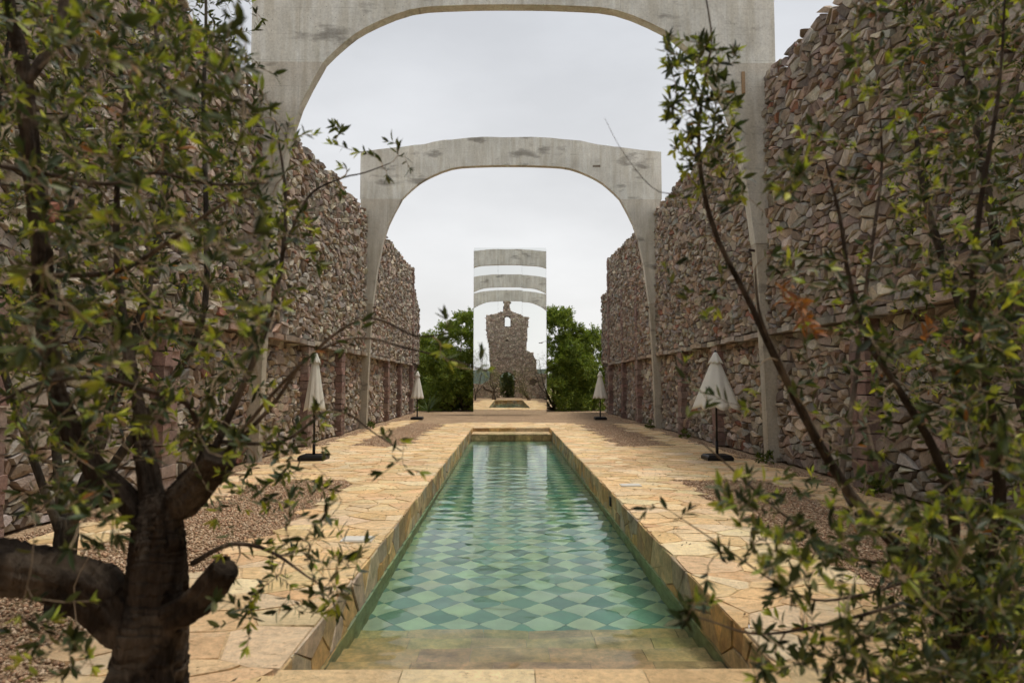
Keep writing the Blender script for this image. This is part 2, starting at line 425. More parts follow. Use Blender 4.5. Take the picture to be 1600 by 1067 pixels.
# flagstones round the pool and along the walls
def paved(x, y):
    a = abs(x)
    if a < 2.9 and 3.3 < y < 31.4 - max(0, a - 1.9) * 1.2: return True
    if y > 33.6 or y < 3.3: return False
    if 12.6 < y < 19.45 and a < 5.3: return True
    return 4.5 < a < 5.3 and y < (30.3 if x > 0 else 33.6)
mb = MB()
for sx in (-1, 1):
    xa, xb = sorted((sx * (PX + 0.1), sx * 2.8)); mb.box((xa, 3.4, -0.022), (xb, 31.0, -0.012))
    xa, xb = sorted((sx * 2.803, sx * 4.6)); mb.box((xa, 12.75, -0.022), (xb, 19.3, -0.012))
    xa, xb = sorted((sx * 4.603, sx * 5.2)); mb.box((xa, 3.4, -0.022), (xb, 30.2, -0.012))
mb.box((-1.59, 3.4, -0.022), (1.59, 4.2, -0.012)); mb.box((-1.59, 27.83, -0.022), (1.59, 31.0, -0.012))
paving = mb.build('paving', M_JOINT, kind='structure')
PAL_P = [(0.87, 0.62, 0.335), (0.88, 0.655, 0.375), (0.85, 0.585, 0.305), (0.90, 0.70, 0.43), (0.86, 0.605, 0.33), (0.82, 0.55, 0.285)]
pol = []
for (a, b_, c_, d_) in ((-5.4, -PX, 3.2, 34.0), (PX, 5.4, 3.2, 34.0), (-PX, PX, 3.2, 3.72), (-PX, PX, PY1, 32.0)):
    pol += cells(a, b_, c_, d_, 0.32, 1.2, 0.48, 0.24, 0.3, keep=paved)
def pave_seen(p):
    y = sum(q[1] for q in p) / len(p); return area(p) / max(3.0, y) ** 3 if y > 3.7 else 0
lay(pol, lambda u, v, d: (u, v, d - 0.006), M_PAVE, paving, 'flagstone', 'flagstones', pave_seen,
    col=lambda p: vary(random.choice(PAL_P), 0.1, 0.04), gap=lambda: random.uniform(0.001, 0.005), h=lambda: random.uniform(-0.002, 0.007), back=-0.045,
    tilt=0.012, rough=0.004, rounded=lambda: random.random() < 0.4, shoulder=0.94)

x = -PX
while x < PX - 0.01:                          # straight slabs along the near end of the pool
    L = random.uniform(0.45, 0.85); L = PX - x if PX - x - L < 0.3 else L
    q = MB(); n = 7; vv = []
    for row, (yy, zz) in enumerate(((3.725, -0.05), (3.725, -0.004), (3.74, 0.004), (4.02, 0.006), (4.30, 0.004), (PY0 + 0.012, -0.008), (PY0 + 0.006, -0.05))):
        for k in range(n):
            vv.append((x + 0.003 + (L - 0.006) * k / (n - 1), yy + random.uniform(-.005, .005), zz + (random.uniform(-.004, .004) if 1 < row < 5 else 0)))
    q.add(vv, [(r * n + k, r * n + k + 1, (r + 1) * n + k + 1, (r + 1) * n + k) for r in range(6) for k in range(n - 1)], vary(random.choice(PAL_P), 0.08, 0.03))
    q.build('coping_slab', M_PAVE, paving); x += L

# loose gravel in the beds
def pebbles(name, rects, per_m2, size, parent=None):
    P = []
    for (xa, xb, ya, yb) in rects:
        n = int((xb - xa) * (yb - ya) * per_m2)
        q = np.stack([rng.uniform(xa, xb, n), rng.uniform(ya, yb, n)], 1); P.append(q)
    P = np.concatenate(P); n = len(P)
    base = np.array([(1, 0, 0), (-1, 0, 0), (0, 1, 0), (0, -1, 0), (0, 0, 1), (0, 0, -1)], float)
    tri = np.array([(0, 2, 4), (2, 1, 4), (1, 3, 4), (3, 0, 4), (2, 0, 5), (1, 2, 5), (3, 1, 5), (0, 3, 5)])
    s = rng.uniform(0.6, 1.5, (n, 1)) * size
    sc = np.concatenate([s * rng.uniform(0.7, 1.3, (n, 1)), s * rng.uniform(0.7, 1.2, (n, 1)), s * rng.uniform(0.5, 0.9, (n, 1))], 1)
    v = base[None] * sc[:, None, :] * rng.uniform(0.75, 1.2, (n, 6, 1))
    a = rng.uniform(0, 6.28, n); ca, sa = np.cos(a)[:, None], np.sin(a)[:, None]
    t = rng.uniform(-0.6, 0.6, n); ct, st = np.cos(t)[:, None], np.sin(t)[:, None]
    x, y, z = v[..., 0], v[..., 1], v[..., 2]
    y, z = y * ct - z * st, y * st + z * ct
    x, y = x * ca - y * sa, x * sa + y * ca
    V = np.stack([x + P[:, :1], y + P[:, 1:], z + gz + rng.uniform(0.0, 0.018, (n, 1))], -1).reshape(-1, 3)
    F = (tri[None] + (np.arange(n) * 6)[:, None, None]).reshape(-1, 3)
    pal = np.array([(0.47, 0.315, 0.195), (0.57, 0.41, 0.265), (0.33, 0.21, 0.13), (0.66, 0.50, 0.35), (0.48, 0.285, 0.175)])
    C = np.repeat(pal[rng.integers(0, 5, n)] * rng.uniform(0.8, 1.2, (n, 1)), 6, axis=0)
    return fast_mesh(name, V, F, C, M_GRAVELBIT, parent, kind='stuff', label='brown gravel filling the beds between the flagstones', category='gravel')
pebbles('gravel', [(-4.55, -2.85, 3.4, 12.7), (2.85, 4.55, 3.4, 12.7), (-4.5, -2.85, 19.4, 31), (2.85, 4.5, 19.4, 31), (-5.66, -5.25, 6, 40), (5.25, 5.66, 6, 40)], 1250, 0.016)

P = np.stack([np.concatenate([rng.uniform(-4.4, -1.55, 170), rng.uniform(1.55, 4.4, 170)]), rng.uniform(3.8, 17, 340), np.full(340, 0.014)], 1)
n = len(P); a = rng.uniform(0, 6.28, n); d = np.stack([np.cos(a), np.sin(a), np.zeros(n)], 1) * rng.uniform(0.012, 0.03, (n, 1)); e_ = np.stack([-np.sin(a), np.cos(a), np.zeros(n)], 1) * 0.008
up_ = np.array([0, 0, 0.012])
V = np.stack([P - d, P + e_ + up_ * 0.3, P + d + up_, P - e_], 1).reshape(-1, 3)
fast_mesh('fallen_leaves', V, (np.arange(n)[:, None] * 4 + np.array([0, 1, 2, 3])), np.repeat(np.array([(0.16, 0.085, 0.035), (0.09, 0.06, 0.03), (0.24, 0.14, 0.05)])[rng.integers(0, 3, n)], 4, axis=0), M_GRAVELBIT, kind='stuff', label='small dry leaves lying about on the paving', category='leaves')

# ------------------------------------------------------------------ stone walls with ledge, piers
PAL_W = [(1.05 * p[0], 1.11 * p[1], 1.08 * p[2]) for p in [(0.36, 0.265, 0.205), (0.42, 0.33, 0.265), (0.30, 0.23, 0.19), (0.52, 0.43, 0.35), (0.37, 0.25, 0.195), (0.33, 0.285, 0.25), (0.43, 0.325, 0.26), (0.25, 0.195, 0.165), (0.40, 0.34, 0.295)]]
RED = (0.31, 0.15, 0.10)
def wall_col(p):
    if random.random() < 0.014: return vary(RED, 0.2, 0.06)
    return vary(random.choice(PAL_W), 0.28, 0.05)
LEDGE = 2.80; UP, LO = 5.68, 5.86             # face of the upper and of the recessed lower wall
def stone_wall(side, top, end_steps, piers, tall, name_label):
    sx = side
    w = MB()
    xa, xb = sorted((sx * (UP + 0.05), sx * (UP + 0.75)))
    y = -8.0
    prof = [(-8.0, top(-8.0))] + [(k, top(k)) for k in range(2, 44, 3)]
    for (ya, ta), (yb, tb) in zip(prof, prof[1:] + [(end_steps[-1][0], 0)]):
        w.box((xa, ya, LEDGE - 0.02), (xb, yb, min(ta, top(yb - 0.01)) - 0.28))
    xa, xb = sorted((sx * (LO + 0.05), sx * (UP + 0.75)))
    w.box((xa, -8.0, -0.3), (xb, end_steps[-1][0], LEDGE - 0.021))
    wall = w.build('stone_wall', M_MORTAR, label=name_label, category='wall', origin=Vector((sx * 5.9, 20, 0)))
    yend = end_steps[-1][0]
    up = cells(1.5, yend, LEDGE + 0.12, 9.6, 0.15, 1.85, 0.49, 0.36, 0.50, keep=lambda u, v: v < top(u) - 0.02)
    up = [q for q in (clip(p, 0, top(sum(k[0] for k in p) / len(p)) + 0.03, 0, 1) for p in up) if len(q) > 2]
    lo = cells(1.5, yend, 0.0, LEDGE - 0.02, 0.16, 1.7, 0.48, 0.34, 0.45)
    lo_set = set(id(p) for p in lo)
    def pos(u, v, d):
        return (sx * ((UP if v > LEDGE + 0.05 else LO) + 0.06 - d), u, v)
    def seen(p):
        y = sum(q[0] for q in p) / len(p); v = sum(q[1] for q in p) / len(p)
        if y < 8.3 or abs(v - 1.7) > 0.60 * y + 0.3: return 0
        return area(p) / y ** 3
    lay(up + lo, pos, M_STONE, wall, 'stone', 'wall_stones', seen, col=wall_col, gap=lambda: random.uniform(0.006, 0.02),
        h=lambda: random.uniform(0.03, 0.11), back=-0.03, tilt=0.26, rough=0.008, rounded=lambda: random.random() < 0.2, shoulder=lambda: random.uniform(0.74, 0.93))
    # projecting ledge of flat slabs
    y = 1.5; arr = []
    while y < 40.4:
        L = random.uniform(0.35, 0.9); s_ = MB()
        h0 = random.uniform(-0.02, 0.02); pr = random.uniform(0.05, 0.11)
        xa, xb = sorted((sx * (UP - pr), sx * (LO + 0.05)))
        s_.box((xa, y + 0.01, LEDGE - 0.02 + h0), (xb, y + L - 0.01, LEDGE + 0.10 + h0 + random.uniform(-0.02, 0.02)), vary(random.choice(PAL_W), 0.15), 0.012)
        s_.build('ledge_slab', M_STONE, wall); y += L
    # piers of squared blocks
    for (yp, ztop, pr) in piers:
        wp = random.uniform(0.46, 0.54); z = 0.0
        core = MB(); xa, xb = sorted((sx * (UP + 0.06), sx * (LO + 0.04))); core.box((xa, yp - wp / 2 + 0.03, 0), (xb, yp + wp / 2 - 0.03, min(ztop, LEDGE - 0.03)))
        pier = core.build('pier', M_MORTAR, wall)
        while z < ztop - 0.1:
            hh = random.uniform(0.13, 0.25); hh = min(hh, ztop - z)
            if z < LEDGE - 0.02 < z + hh: hh = LEDGE - 0.025 - z
            if hh < 0.04: z += 0.15; continue
            parts = [(0, 1)] if random.random() < 0.6 else [(0, 0.5 + random.uniform(-.12, .12))]
            if len(parts) == 1 and parts[0][1] < 1: parts.append((parts[0][1], 1))
            for a, b2 in parts:
                s_ = MB(); e1 = random.uniform(-0.02, 0.02)
                xa, xb = sorted((sx * (UP - pr - random.uniform(0.0, 0.035)), sx * (LO + 0.02)))
                s_.box((xa, yp - wp / 2 + wp * a + 0.006 + e1, z + 0.007), (xb, yp - wp / 2 + wp * b2 - 0.006 + e1, z + hh - 0.007),
                       vary(random.choice([(0.31, 0.20, 0.165), (0.33, 0.245, 0.205), (0.27, 0.185, 0.155)]), 0.18), 0.012)
                s_.build('block', M_STONE, pier)
            z += hh
    return wall
def wob(y, s): return 0.05 * noise.noise(Vector((y * 0.9, s, 0))) + 0.07 * noise.noise(Vector((y * 0.3, s, 3)))
top_r = lambda y: ((8.62 if y < 31 else 8.62 + (y - 31) * 0.035) + wob(y, 1)) if y < 40.4 else 7.15 + wob(y * 3, 1)
top_l = lambda y: ((8.30 if y < 22 else 8.45) + wob(y, 9)) if y < 41.4 else 7.6 - (y - 41.4) * 0.45 + wob(y * 3, 9)
stone_wall(1, top_r, [(43.4, 7)], [(11.6, LEDGE, 0.02), (19.7, LEDGE, 0.02), (23.7, LEDGE, 0.02), (31.6, 6.2, 0.03), (35.6, 6.6, 0.03), (40.2, 9.0, 0.05)], None,
           'tall rubble stone wall along the right side of the pool')
stone_wall(-1, top_l, [(44.2, 7)], [(7.6, LEDGE, 0.02), (11.6, LEDGE, 0.02), (19.7, LEDGE, 0.02), (23.7, LEDGE, 0.02), (32.8, LEDGE, 0.02), (36.6, LEDGE, 0.02), (41.0, 8.6, 0.05)], None,
           'tall rubble stone wall along the left side of the pool')

# ------------------------------------------------------------------ concrete arches
INTR = [(0.0, 10.36), (1.2, 10.34), (2.35, 10.24), (3.40, 9.80), (3.95, 9.38), (4.33, 9.0)]
COLU = [(4.33, 9.0), (4.62, 8.45), (4.84, 7.98), (5.04, 7.35), (5.26, 6.2), (5.42, 4.85)]
COLL = [(5.425, 4.85), (5.50, 3.6), (5.57, 2.0), (5.62, 0.0), (5.62, -0.4)]
TOPS = [(0.0, 11.50), (1.4, 11.49), (2.76, 11.36), (3.4, 11.22), (4.6, 11.06), (5.97, 10.90)]
def dense(tab, sub=5):
    out = []
    for i in range(len(tab) - 1):
        p0, p1, p2, p3 = tab[max(i - 1, 0)], tab[i], tab[i + 1], tab[min(i + 2, len(tab) - 1)]
        if i == 0: p0 = (-tab[1][0], tab[1][1])
        for k in range(sub):
            s = k / sub
            out.append(tuple(0.5 * (2 * b_ + (c_ - a_) * s + (2 * a_ - 5 * b_ + 4 * c_ - d_) * s * s + (3 * b_ - a_ - 3 * c_ + d_) * s ** 3) for a_, b_, c_, d_ in zip(p0, p1, p2, p3)))
    return out + [tab[-1]]
INTR = dense(INTR, 3)
def prism(mb, poly, ya, yb, col):
    n = len(poly)
    mb.add([(x, ya, z) for x, z in poly] + [(x, yb, z) for x, z in poly],
           [tuple(range(n)), tuple(range(2 * n - 1, n - 1, -1))] + [(i, n + i, n + (i + 1) % n, (i + 1) % n) for i in range(n)], col)
def arch(Y, label, seed, strip):
    rd = random.Random(seed)
    t = empty('concrete_arch', (0, Y, 0), label=label, category='arch', group='concrete arches spanning the pool')
    J = lambda a: rd.uniform(-a, a)
    # beam: a band between intrados and extrados with slightly wavy edges
    half = sorted(set([round(s, 4) for s, z in INTR] + [1.4, 2.76, 4.6, 5.97, 5.2]))
    def interp(tab, s):
        for (a, za), (b2, zb) in zip(tab, tab[1:]):
            if a <= s <= b2: return za + (zb - za) * (s - a) / (b2 - a)
        return tab[-1][1]
    ss = [-s for s in half[::-1]][:-1] + half
    up = [(s, interp(TOPS, abs(s)) + J(0.012)) for s in ss]
    dn = [(s, interp(INTR, abs(s)) if abs(s) < 4.33 else 9.0) for s in ss]
    y0, y1 = Y - 0.14, Y + 0.14
    mb = MB(); n = len(ss)
    vv = [(x, y0, z) for x, z in up] + [(x, y0, z) for x, z in dn] + [(x, y1, z) for x, z in up] + [(x, y1, z) for x, z in dn]
    ff = []
    for i in range(n - 1):
        ff += [(n + i, n + i + 1, i + 1, i), (2 * n + i, 2 * n + i + 1, 3 * n + i + 1, 3 * n + i), (i, i + 1, 2 * n + i + 1, 2 * n + i), (3 * n + i, 3 * n + i + 1, n + i + 1, n + i)]
    ff += [(0, 2 * n, 3 * n, n), (n - 1, 2 * n - 1, 4 * n - 1, 3 * n - 1)]
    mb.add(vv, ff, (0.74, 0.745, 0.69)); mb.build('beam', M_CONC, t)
    for sx in (-1, 1):
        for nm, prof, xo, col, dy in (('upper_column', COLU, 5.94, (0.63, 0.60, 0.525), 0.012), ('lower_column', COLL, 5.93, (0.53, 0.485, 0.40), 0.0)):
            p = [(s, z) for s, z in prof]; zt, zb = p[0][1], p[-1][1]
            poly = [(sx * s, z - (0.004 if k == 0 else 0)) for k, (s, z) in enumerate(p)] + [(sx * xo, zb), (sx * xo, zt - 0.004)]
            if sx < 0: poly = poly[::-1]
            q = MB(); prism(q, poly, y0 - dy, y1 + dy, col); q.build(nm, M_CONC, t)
        q = MB(); q.tube([Vector((sx * 5.44, Y - 0.05, 4.7)), Vector((sx * 5.30, Y - 0.05, 4.72))], [0.03, 0.03], 8); q.build('iron_peg', M_IRON, t)
    if strip:
        q = MB(); q.box((5.18, y0 - 0.05, 8.28), (5.25, y0 - 0.012, 8.78)); q.build('timber_strip', M_TIMBER, t)
    for k in range(1):
        s = rd.uniform(-4.5, 4.5); z = (interp(INTR, abs(s)) if abs(s) < 4.33 else 9.0); z = rd.uniform(z + 0.35, 10.7)
        q = MB(); q.box((s, y0 - 0.006, z), (s + rd.uniform(0.2, 0.5), y0 + 0.02, z + rd.uniform(0.05, 0.09)), (0.20, 0.17, 0.14), 0.01); q.build('repair_patch', M_STONE, t)
    return t
arch(27.6, 'concrete arch farther along the pool, seen whole with its top against the sky', 1, False)
arch(15.75, 'nearest concrete arch in view, its top cut off by the picture', 2, True)
arch(5.0, 'concrete arch overhead beside the camera, third from the mirror and lowest in its reflection', 3, False)

# ------------------------------------------------------------------ mirror tower
MY = 39.3
tow = empty('mirror_tower', (0, MY + 0.5, 0), label='tall narrow mirror clad tower on the gravel beyond the pool', category='tower')
mb = MB(); mb.box((-2.02, MY + 0.03, -0.3), (2.02, MY + 1.0, 9.33), (0.05, 0.05, 0.05)); mb.build('core', M_BLACK, tow)
W3 = 4.06 / 3
for i, (yw, pt) in enumerate(((-0.012, 0.02), (0.0, 0.03), (0.014, -0.025))):
    x0 = -2.03 + i * W3
    q = MB(); q.box((-W3 / 2 + 0.003, -0.005, -4.70), (W3 / 2 - 0.003, 0.005, 4.70))
    o = q.build('mirror_panel', M_MIRROR, tow, origin=Vector((x0 + W3 / 2, MY, 4.66)), )
    for vtx in o.data.vertices:
        vtx.co = Vector((vtx.co.x, vtx.co.y, vtx.co.z))
    o.rotation_euler = (R(pt), 0, R(yw))
for sx in (-1, 1):
    q = MB(); q.box((-0.005, -0.47, -4.62), (0.005, 0.47, 4.62)); q.build('side_panel', M_MIRROR, tow, origin=Vector((sx * 2.04, MY + 0.52, 4.66)))
# MB.build subtracts the origin from world vertices; these panels were given in their own space, so undo that
for o in list(tow.children):
    if o.name.startswith(('mirror_panel', 'side_panel')):
        w_ = o.location + tow.location
        for vtx in o.data.vertices: vtx.co = vtx.co + w_

# ------------------------------------------------------------------ pool
ZW, ZF, ZB = -0.36, -1.00, -1.20
pool = empty('swimming_pool', (0, 16, 0), label='long narrow stone pool with diamond checker tiles under green water', category='pool')
PAL_PW = [(0.62, 0.41, 0.18), (0.54, 0.43, 0.28), (0.60, 0.36, 0.13), (0.50, 0.40, 0.28), (0.68, 0.49, 0.26), (0.42, 0.27, 0.13), (0.64, 0.45, 0.22)]
def pool_wall(poly_u, fixed, axis, sgn, zt, zb, nm='pool_wall', th=0.09):
    mb = MB(); a, b2 = poly_u
    if axis == 'x': xa, xb = sorted((fixed + sgn * 0.01, fixed + sgn * th)); mb.box((xa, a, zb), (xb, b2, zt - 0.03))
    else: ya, yb = sorted((fixed + sgn * 0.01, fixed + sgn * th)); mb.box((a, ya, zb), (b2, yb, zt - 0.03))
    w = mb.build(nm, M_JOINT, pool)
    pm = MB()                                 # green band below the water line, its colour imitating murk and reflection
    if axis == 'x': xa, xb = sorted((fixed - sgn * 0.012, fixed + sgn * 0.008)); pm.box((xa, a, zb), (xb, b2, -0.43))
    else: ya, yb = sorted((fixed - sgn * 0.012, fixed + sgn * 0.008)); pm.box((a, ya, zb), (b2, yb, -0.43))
    if not (axis == 'y' and sgn < 0): pm.build('murk_band', M_MURK, w)
    zb = -0.428
    pl = cells(a, b2, zb, zt - 0.004, 0.26, 1.7, 0.45, 0.15, 0.15)
    pos = (lambda u, v, d: (fixed - sgn * d, u, v)) if axis == 'x' else (lambda u, v, d: (u, fixed - sgn * d, v))
    lay(pl, pos, M_POOLSTONE, w, 'facing_stone', 'facing_stones', lambda p: area(p) / max(4, p[0][0] if axis == 'x' else fixed) ** 2, limit=120,
        col=lambda p: vary(random.choice(PAL_PW), 0.15), gap=lambda: random.uniform(0.002, 0.006), h=lambda: random.uniform(0.0, 0.012), back=-0.02, tilt=0.01, rough=0.002, rounded=False, shoulder=0.96)
pool_wall((PY0 + 0.0, PY1), PX, 'x', 1, -0.012, ZF - 0.05)
pool_wall((PY0 + 0.0, PY1), -PX, 'x', -1, -0.012, ZF - 0.05)
pool_wall((-PX, PX), PY1, 'y', 1, -0.012, ZF - 0.05)
pool_wall((-PX, PX), PY0, 'y', -1, -0.012, ZF - 0.05)
# bench across the far end
mb = MB(); mb.box((-PX + 0.012, 26.25, ZF), (PX - 0.012, PY1 - 0.012, -0.20), (0.40, 0.26, 0.12)); bench = mb.build('end_bench', M_POOLSTONE, pool)
x = -PX + 0.015
while x < PX - 0.1:
    L = min(random.uniform(0.35, 0.75), PX - 0.015 - x); q = MB()
    q.box((x + 0.004, 26.22 + random.uniform(-.01, .01), -0.197), (x + L - 0.004, PY1 - 0.02, -0.15), vary((0.62, 0.45, 0.24), 0.1)); q.build('bench_slab', M_POOLSTONE, bench)
    q = MB(); q.box((x + 0.004, 26.225, ZF), (x + L - 0.004, 26.247, -0.20), vary(random.choice(PAL_PW), 0.15)); q.build('facing_stone', M_POOLSTONE, bench); x += L
# steps at the near end
for k, (ya, yb, z) in enumerate(((PY0 + 0.012, 5.48, -0.47), (5.483, 5.93, -0.65), (5.933, 6.32, -0.82), (6.323, 6.63, -0.93))):
    x = -PX + 0.015
    st = MB(); st.box((-PX + 0.013, ya, ZF - 0.05), (PX - 0.013, yb - 0.012, z - 0.03)); st = st.build('step', M_JOINT, pool)
    while x < PX - 0.05:
        L = min(random.uniform(0.4, 0.8), PX - 0.015 - x); q = MB()
        q.box((x + 0.003, ya, z - 0.028), (x + L - 0.003, yb, z), vary((0.80, 0.54, 0.25), 0.15, 0.06)); q.build('tread_slab', M_POOLSTONE, st); x += L
# diamond tiles
mb = MB(); mb.box((-PX, PY0, ZB), (PX, PY1, ZF - 0.012), (0.25, 0.3, 0.25)); floor = mb.build('pool_floor', M_TILE, pool)
D = 0.405; h_ = D / 2; tiles = []
for i in range(-4, 5):
    for j in range(0, 54):
        for (ox, oy, kind) in ((0, 0, 0), (h_, h_, 1)):
            cx, cyy = i * D + ox, 6.64 + j * D + oy
            p = [(cx + h_ - .004, cyy), (cx, cyy + h_ - .004), (cx - h_ + .004, cyy), (cx, cyy - h_ + .004)]
            for (ax, ay, nx, ny) in ((PX - .015, 0, 1, 0), (-PX + .015, 0, -1, 0), (0, 6.635, 0, -1), (0, 26.22, 0, 1)):
                p = clip(p, ax, ay, nx, ny)
                if len(p) < 3: break
            if len(p) >= 3 and area(p) > 0.003: tiles.append((cyy, kind, p))
tiles.sort(key=lambda t_: t_[0])
rest = MB()
for k, (yy, kind, p) in enumerate(tiles):
    t_ = MB() if k < 300 else rest
    n = len(p); zt = ZF + random.uniform(-.002, .002)
    c = vary((0.23, 0.42, 0.32), 0.22, 0.1) if kind == 0 else vary((0.78, 0.87, 0.58), 0.15, 0.06)
    t_.add([(x, y, ZF - 0.011) for x, y in p] + [(x, y, zt) for x, y in p], [tuple(range(n, 2 * n))] + [(a, (a + 1) % n, n + (a + 1) % n, n + a) for a in range(n)], c)
    if k < 300: t_.build('tile', M_TILE, floor)
rest.build('tiles', M_TILE, floor, kind='stuff')
q = MB(); q.box((PX - 0.025, 11.2, -0.22), (PX + 0.02, 11.32, -0.08), (0.02, 0.02, 0.02)); q.build('inlet', M_BLACK, pool)
nx_, ny_ = 66, 480; wx0, wx1, wy0, wy1 = -PX - 0.004, PX + 0.004, PY0 - 0.004, PY1
gx, gy = np.meshgrid(np.linspace(wx0, wx1, nx_), np.linspace(wy0, wy1, ny_))
hz = np.zeros_like(gx)
for k in range(26):                           # crossing wavelets that die out along the pool
    lam = rng.uniform(0.16, 0.75); th_ = rng.normal(math.pi / 2, 0.55); ph = rng.uniform(0, 6.28)
    hz += 0.00105 * lam * np.sin(2 * math.pi / lam * (gx * math.cos(th_) + gy * math.sin(th_)) + ph + 0.8 * np.sin(gx * rng.uniform(1, 3) + gy * rng.uniform(0.5, 1.5)))
rr = np.hypot(gx + 0.35, gy - 5.4); hz += 0.0011 * np.sin(2 * math.pi / 0.19 * rr) * np.exp(-rr / 1.7)
rr = np.hypot(gx - 1.35, gy - 7.6); hz += 0.0008 * np.sin(2 * math.pi / 0.15 * rr) * np.exp(-rr / 1.3)
hz *= np.interp(gy, [5, 9, 15, 22, 27], [1.0, 0.9, 0.8, 0.42, 0.30])
V = np.stack([gx, gy, ZW + hz], -1).reshape(-1, 3)
ij = (np.arange(ny_ - 1)[:, None] * nx_ + np.arange(nx_ - 1)[None]).reshape(-1)
wf = [tuple(q) for q in np.stack([ij, ij + 1, ij + nx_ + 1, ij + nx_], 1).tolist()]
b0 = len(V); wv = [tuple(p) for p in V.tolist()] + [(wx0, wy0, ZF - 0.03), (wx1, wy0, ZF - 0.03), (wx1, wy1, ZF - 0.03), (wx0, wy1, ZF - 0.03)]
wf += [tuple([b0, b0 + 1] + list(range(nx_ - 1, -1, -1))), tuple([b0 + 2, b0 + 3] + list(range((ny_ - 1) * nx_, ny_ * nx_))),
       tuple([b0 + 3, b0] + list(range(0, ny_ * nx_, nx_))), tuple([b0 + 1, b0 + 2] + list(range(ny_ * nx_ - 1, 0, -nx_))), (b0, b0 + 3, b0 + 2, b0 + 1)]
mb = MB(); mb.add(wv, wf); o = mb.build('water', M_WATER, kind='structure')
sm = np.zeros(len(o.data.polygons), dtype=bool); sm[:len(ij)] = True; o.data.polygons.foreach_set('use_smooth', sm)
for nm, loc, lab in (('skimmer_lid', (1.93, 11.95, 0.012), 'pale rectangular skimmer lid in the paving right of the pool'), ('skimmer_lid', (-1.78, 7.85, 0.012), 'pale rectangular skimmer lid in the paving left of the pool')):
    q = MB(); x, y, z = loc
    q.box((x - .17, y - .13, -0.02), (x + .17, y + .13, z), (0.7, 0.7, 0.7)); q.box((x - .145, y - .105, z), (x + .145, y + .105, z + 0.006), (0.7, 0.7, 0.7))
    q.build(nm, M_LID, label=lab, category='lid', origin=Vector((x, y, 0)), group='skimmer lids')

# ------------------------------------------------------------------ parasols
def parasol(loc, hem_r, hem_z, top, rot, seed, label):
    rd = random.Random(seed); x0, y0 = loc
    t = empty('parasol', (x0, y0, 0), label=label, category='parasol', group='closed cream parasols')
    O = Vector((x0, y0, 0))
    def skirt(ra, za, rb, zb, folds, depth, scal, rings, nseg, conv):
        vv = []
        fold = [rd.uniform(0.75, 1.2) for _ in range(folds)]
        for i in range(rings):
            s = i / (rings - 1); r = ra + (rb - ra) * s ** conv
            for k in range(nseg):
                a = 2 * math.pi * k / nseg; ph = (a * folds / (2 * math.pi)) % 1.0; idx = int(a * folds / (2 * math.pi)) % folds
                rib = abs(ph - 0.5) * 2                                # 1 at the ribs, 0 between them
                rr = r * (1 - depth * fold[idx] * s ** 0.6 * (1 - rib) ** 0.8)
                zz = za + (zb - za) * s + scal * s * ((rib - 0.5) * -1) * fold[idx]
                aa = a + rot + 0.25 * depth * s * math.sin(ph * 6.28 + idx)
                vv.append((x0 + rr * math.cos(aa), y0 + rr * math.sin(aa), zz))
        ff = [(i * nseg + k, i * nseg + (k + 1) % nseg, (i + 1) * nseg + (k + 1) % nseg, (i + 1) * nseg + k) for i in range(rings - 1) for k in range(nseg)]
        return vv, ff
    c1 = MB(); c1.add(*skirt(0.05, top - 0.10, hem_r, hem_z, 8, 0.22, 0.08, 14, 96, 1.0)); o = c1.build('canopy', M_CANVAS, t, smooth=True)
    md = o.modifiers.new('thickness', 'SOLIDIFY'); md.thickness = 0.004
    c2 = MB(); c2.add(*skirt(0.025, top, 0.085 + hem_r * 0.17, top - 0.24, 8, 0.3, 0.05, 6, 64, 0.9)); o = c2.build('vent_cap', M_CANVAS, t, smooth=True)
    md = o.modifiers.new('thickness', 'SOLIDIFY'); md.thickness = 0.004
    q = MB(); q.tube([O + Vector((0, 0, z)) for z in (top - 0.02, top + 0.02, top + 0.05)], [0.028, 0.03, 0.012], 12); q.build('finial', M_BLACK, t)
    q = MB(); q.tube([O + Vector((0, 0, 0.06)), O + Vector((0, 0, top - 0.02))], [0.024, 0.024], 12); q.build('pole', M_BLACK, t, smooth=True)
    q = MB(); q.tube([O + Vector((0, 0, 0.06)), O + Vector((0, 0, 0.42))], [0.033, 0.033], 12); q.build('sleeve', M_BLACK, t, smooth=True)
    q = MB(); w_ = 0.29
    for a, b2, z0, z1 in ((w_, w_, 0.0, 0.08), (w_ - .01, w_ - .04, 0.08, 0.12)):
        vv = [(x0 + sx * a, y0 + sy * a, z0) for sx, sy in ((-1, -1), (1, -1), (1, 1), (-1, 1))] + [(x0 + sx * b2, y0 + sy * b2, z1) for sx, sy in ((-1, -1), (1, -1), (1, 1), (-1, 1))]
        q.add(vv, [(0, 1, 5, 4), (1, 2, 6, 5), (2, 3, 7, 6), (3, 0, 4, 7), (4, 5, 6, 7), (3, 2, 1, 0)])
    o = q.build('base', M_BLACK, t); bv = o.modifiers.new('edge', 'BEVEL'); bv.width = 0.012; bv.segments = 2
parasol((4.59, 15.98), 0.56, 1.16, 2.42, 0.0, 1, 'cream parasol with flared skirt before the right wall, nearer of that side')
parasol((-4.51, 16.04), 0.25, 1.12, 2.42, 0.5, 2, 'tightly closed cream parasol before the left wall, nearer of that side')
parasol((4.35, 34.2), 0.37, 1.02, 2.32, 0.1, 3, 'small distant closed cream parasol by the end of the right wall')
parasol((-4.51, 34.26), 0.33, 1.02, 2.32, 0.3, 4, 'small distant closed cream parasol by the end of the left wall')
parasol((-4.3, -1.2), 0.38, 1.05, 2.4, 0.0, 5, 'closed cream parasol reflected at the left edge of the mirror')
parasol((4.3, -1.2), 0.38, 1.05, 2.4, 0.4, 6, 'closed cream parasol reflected at the right edge of the mirror')

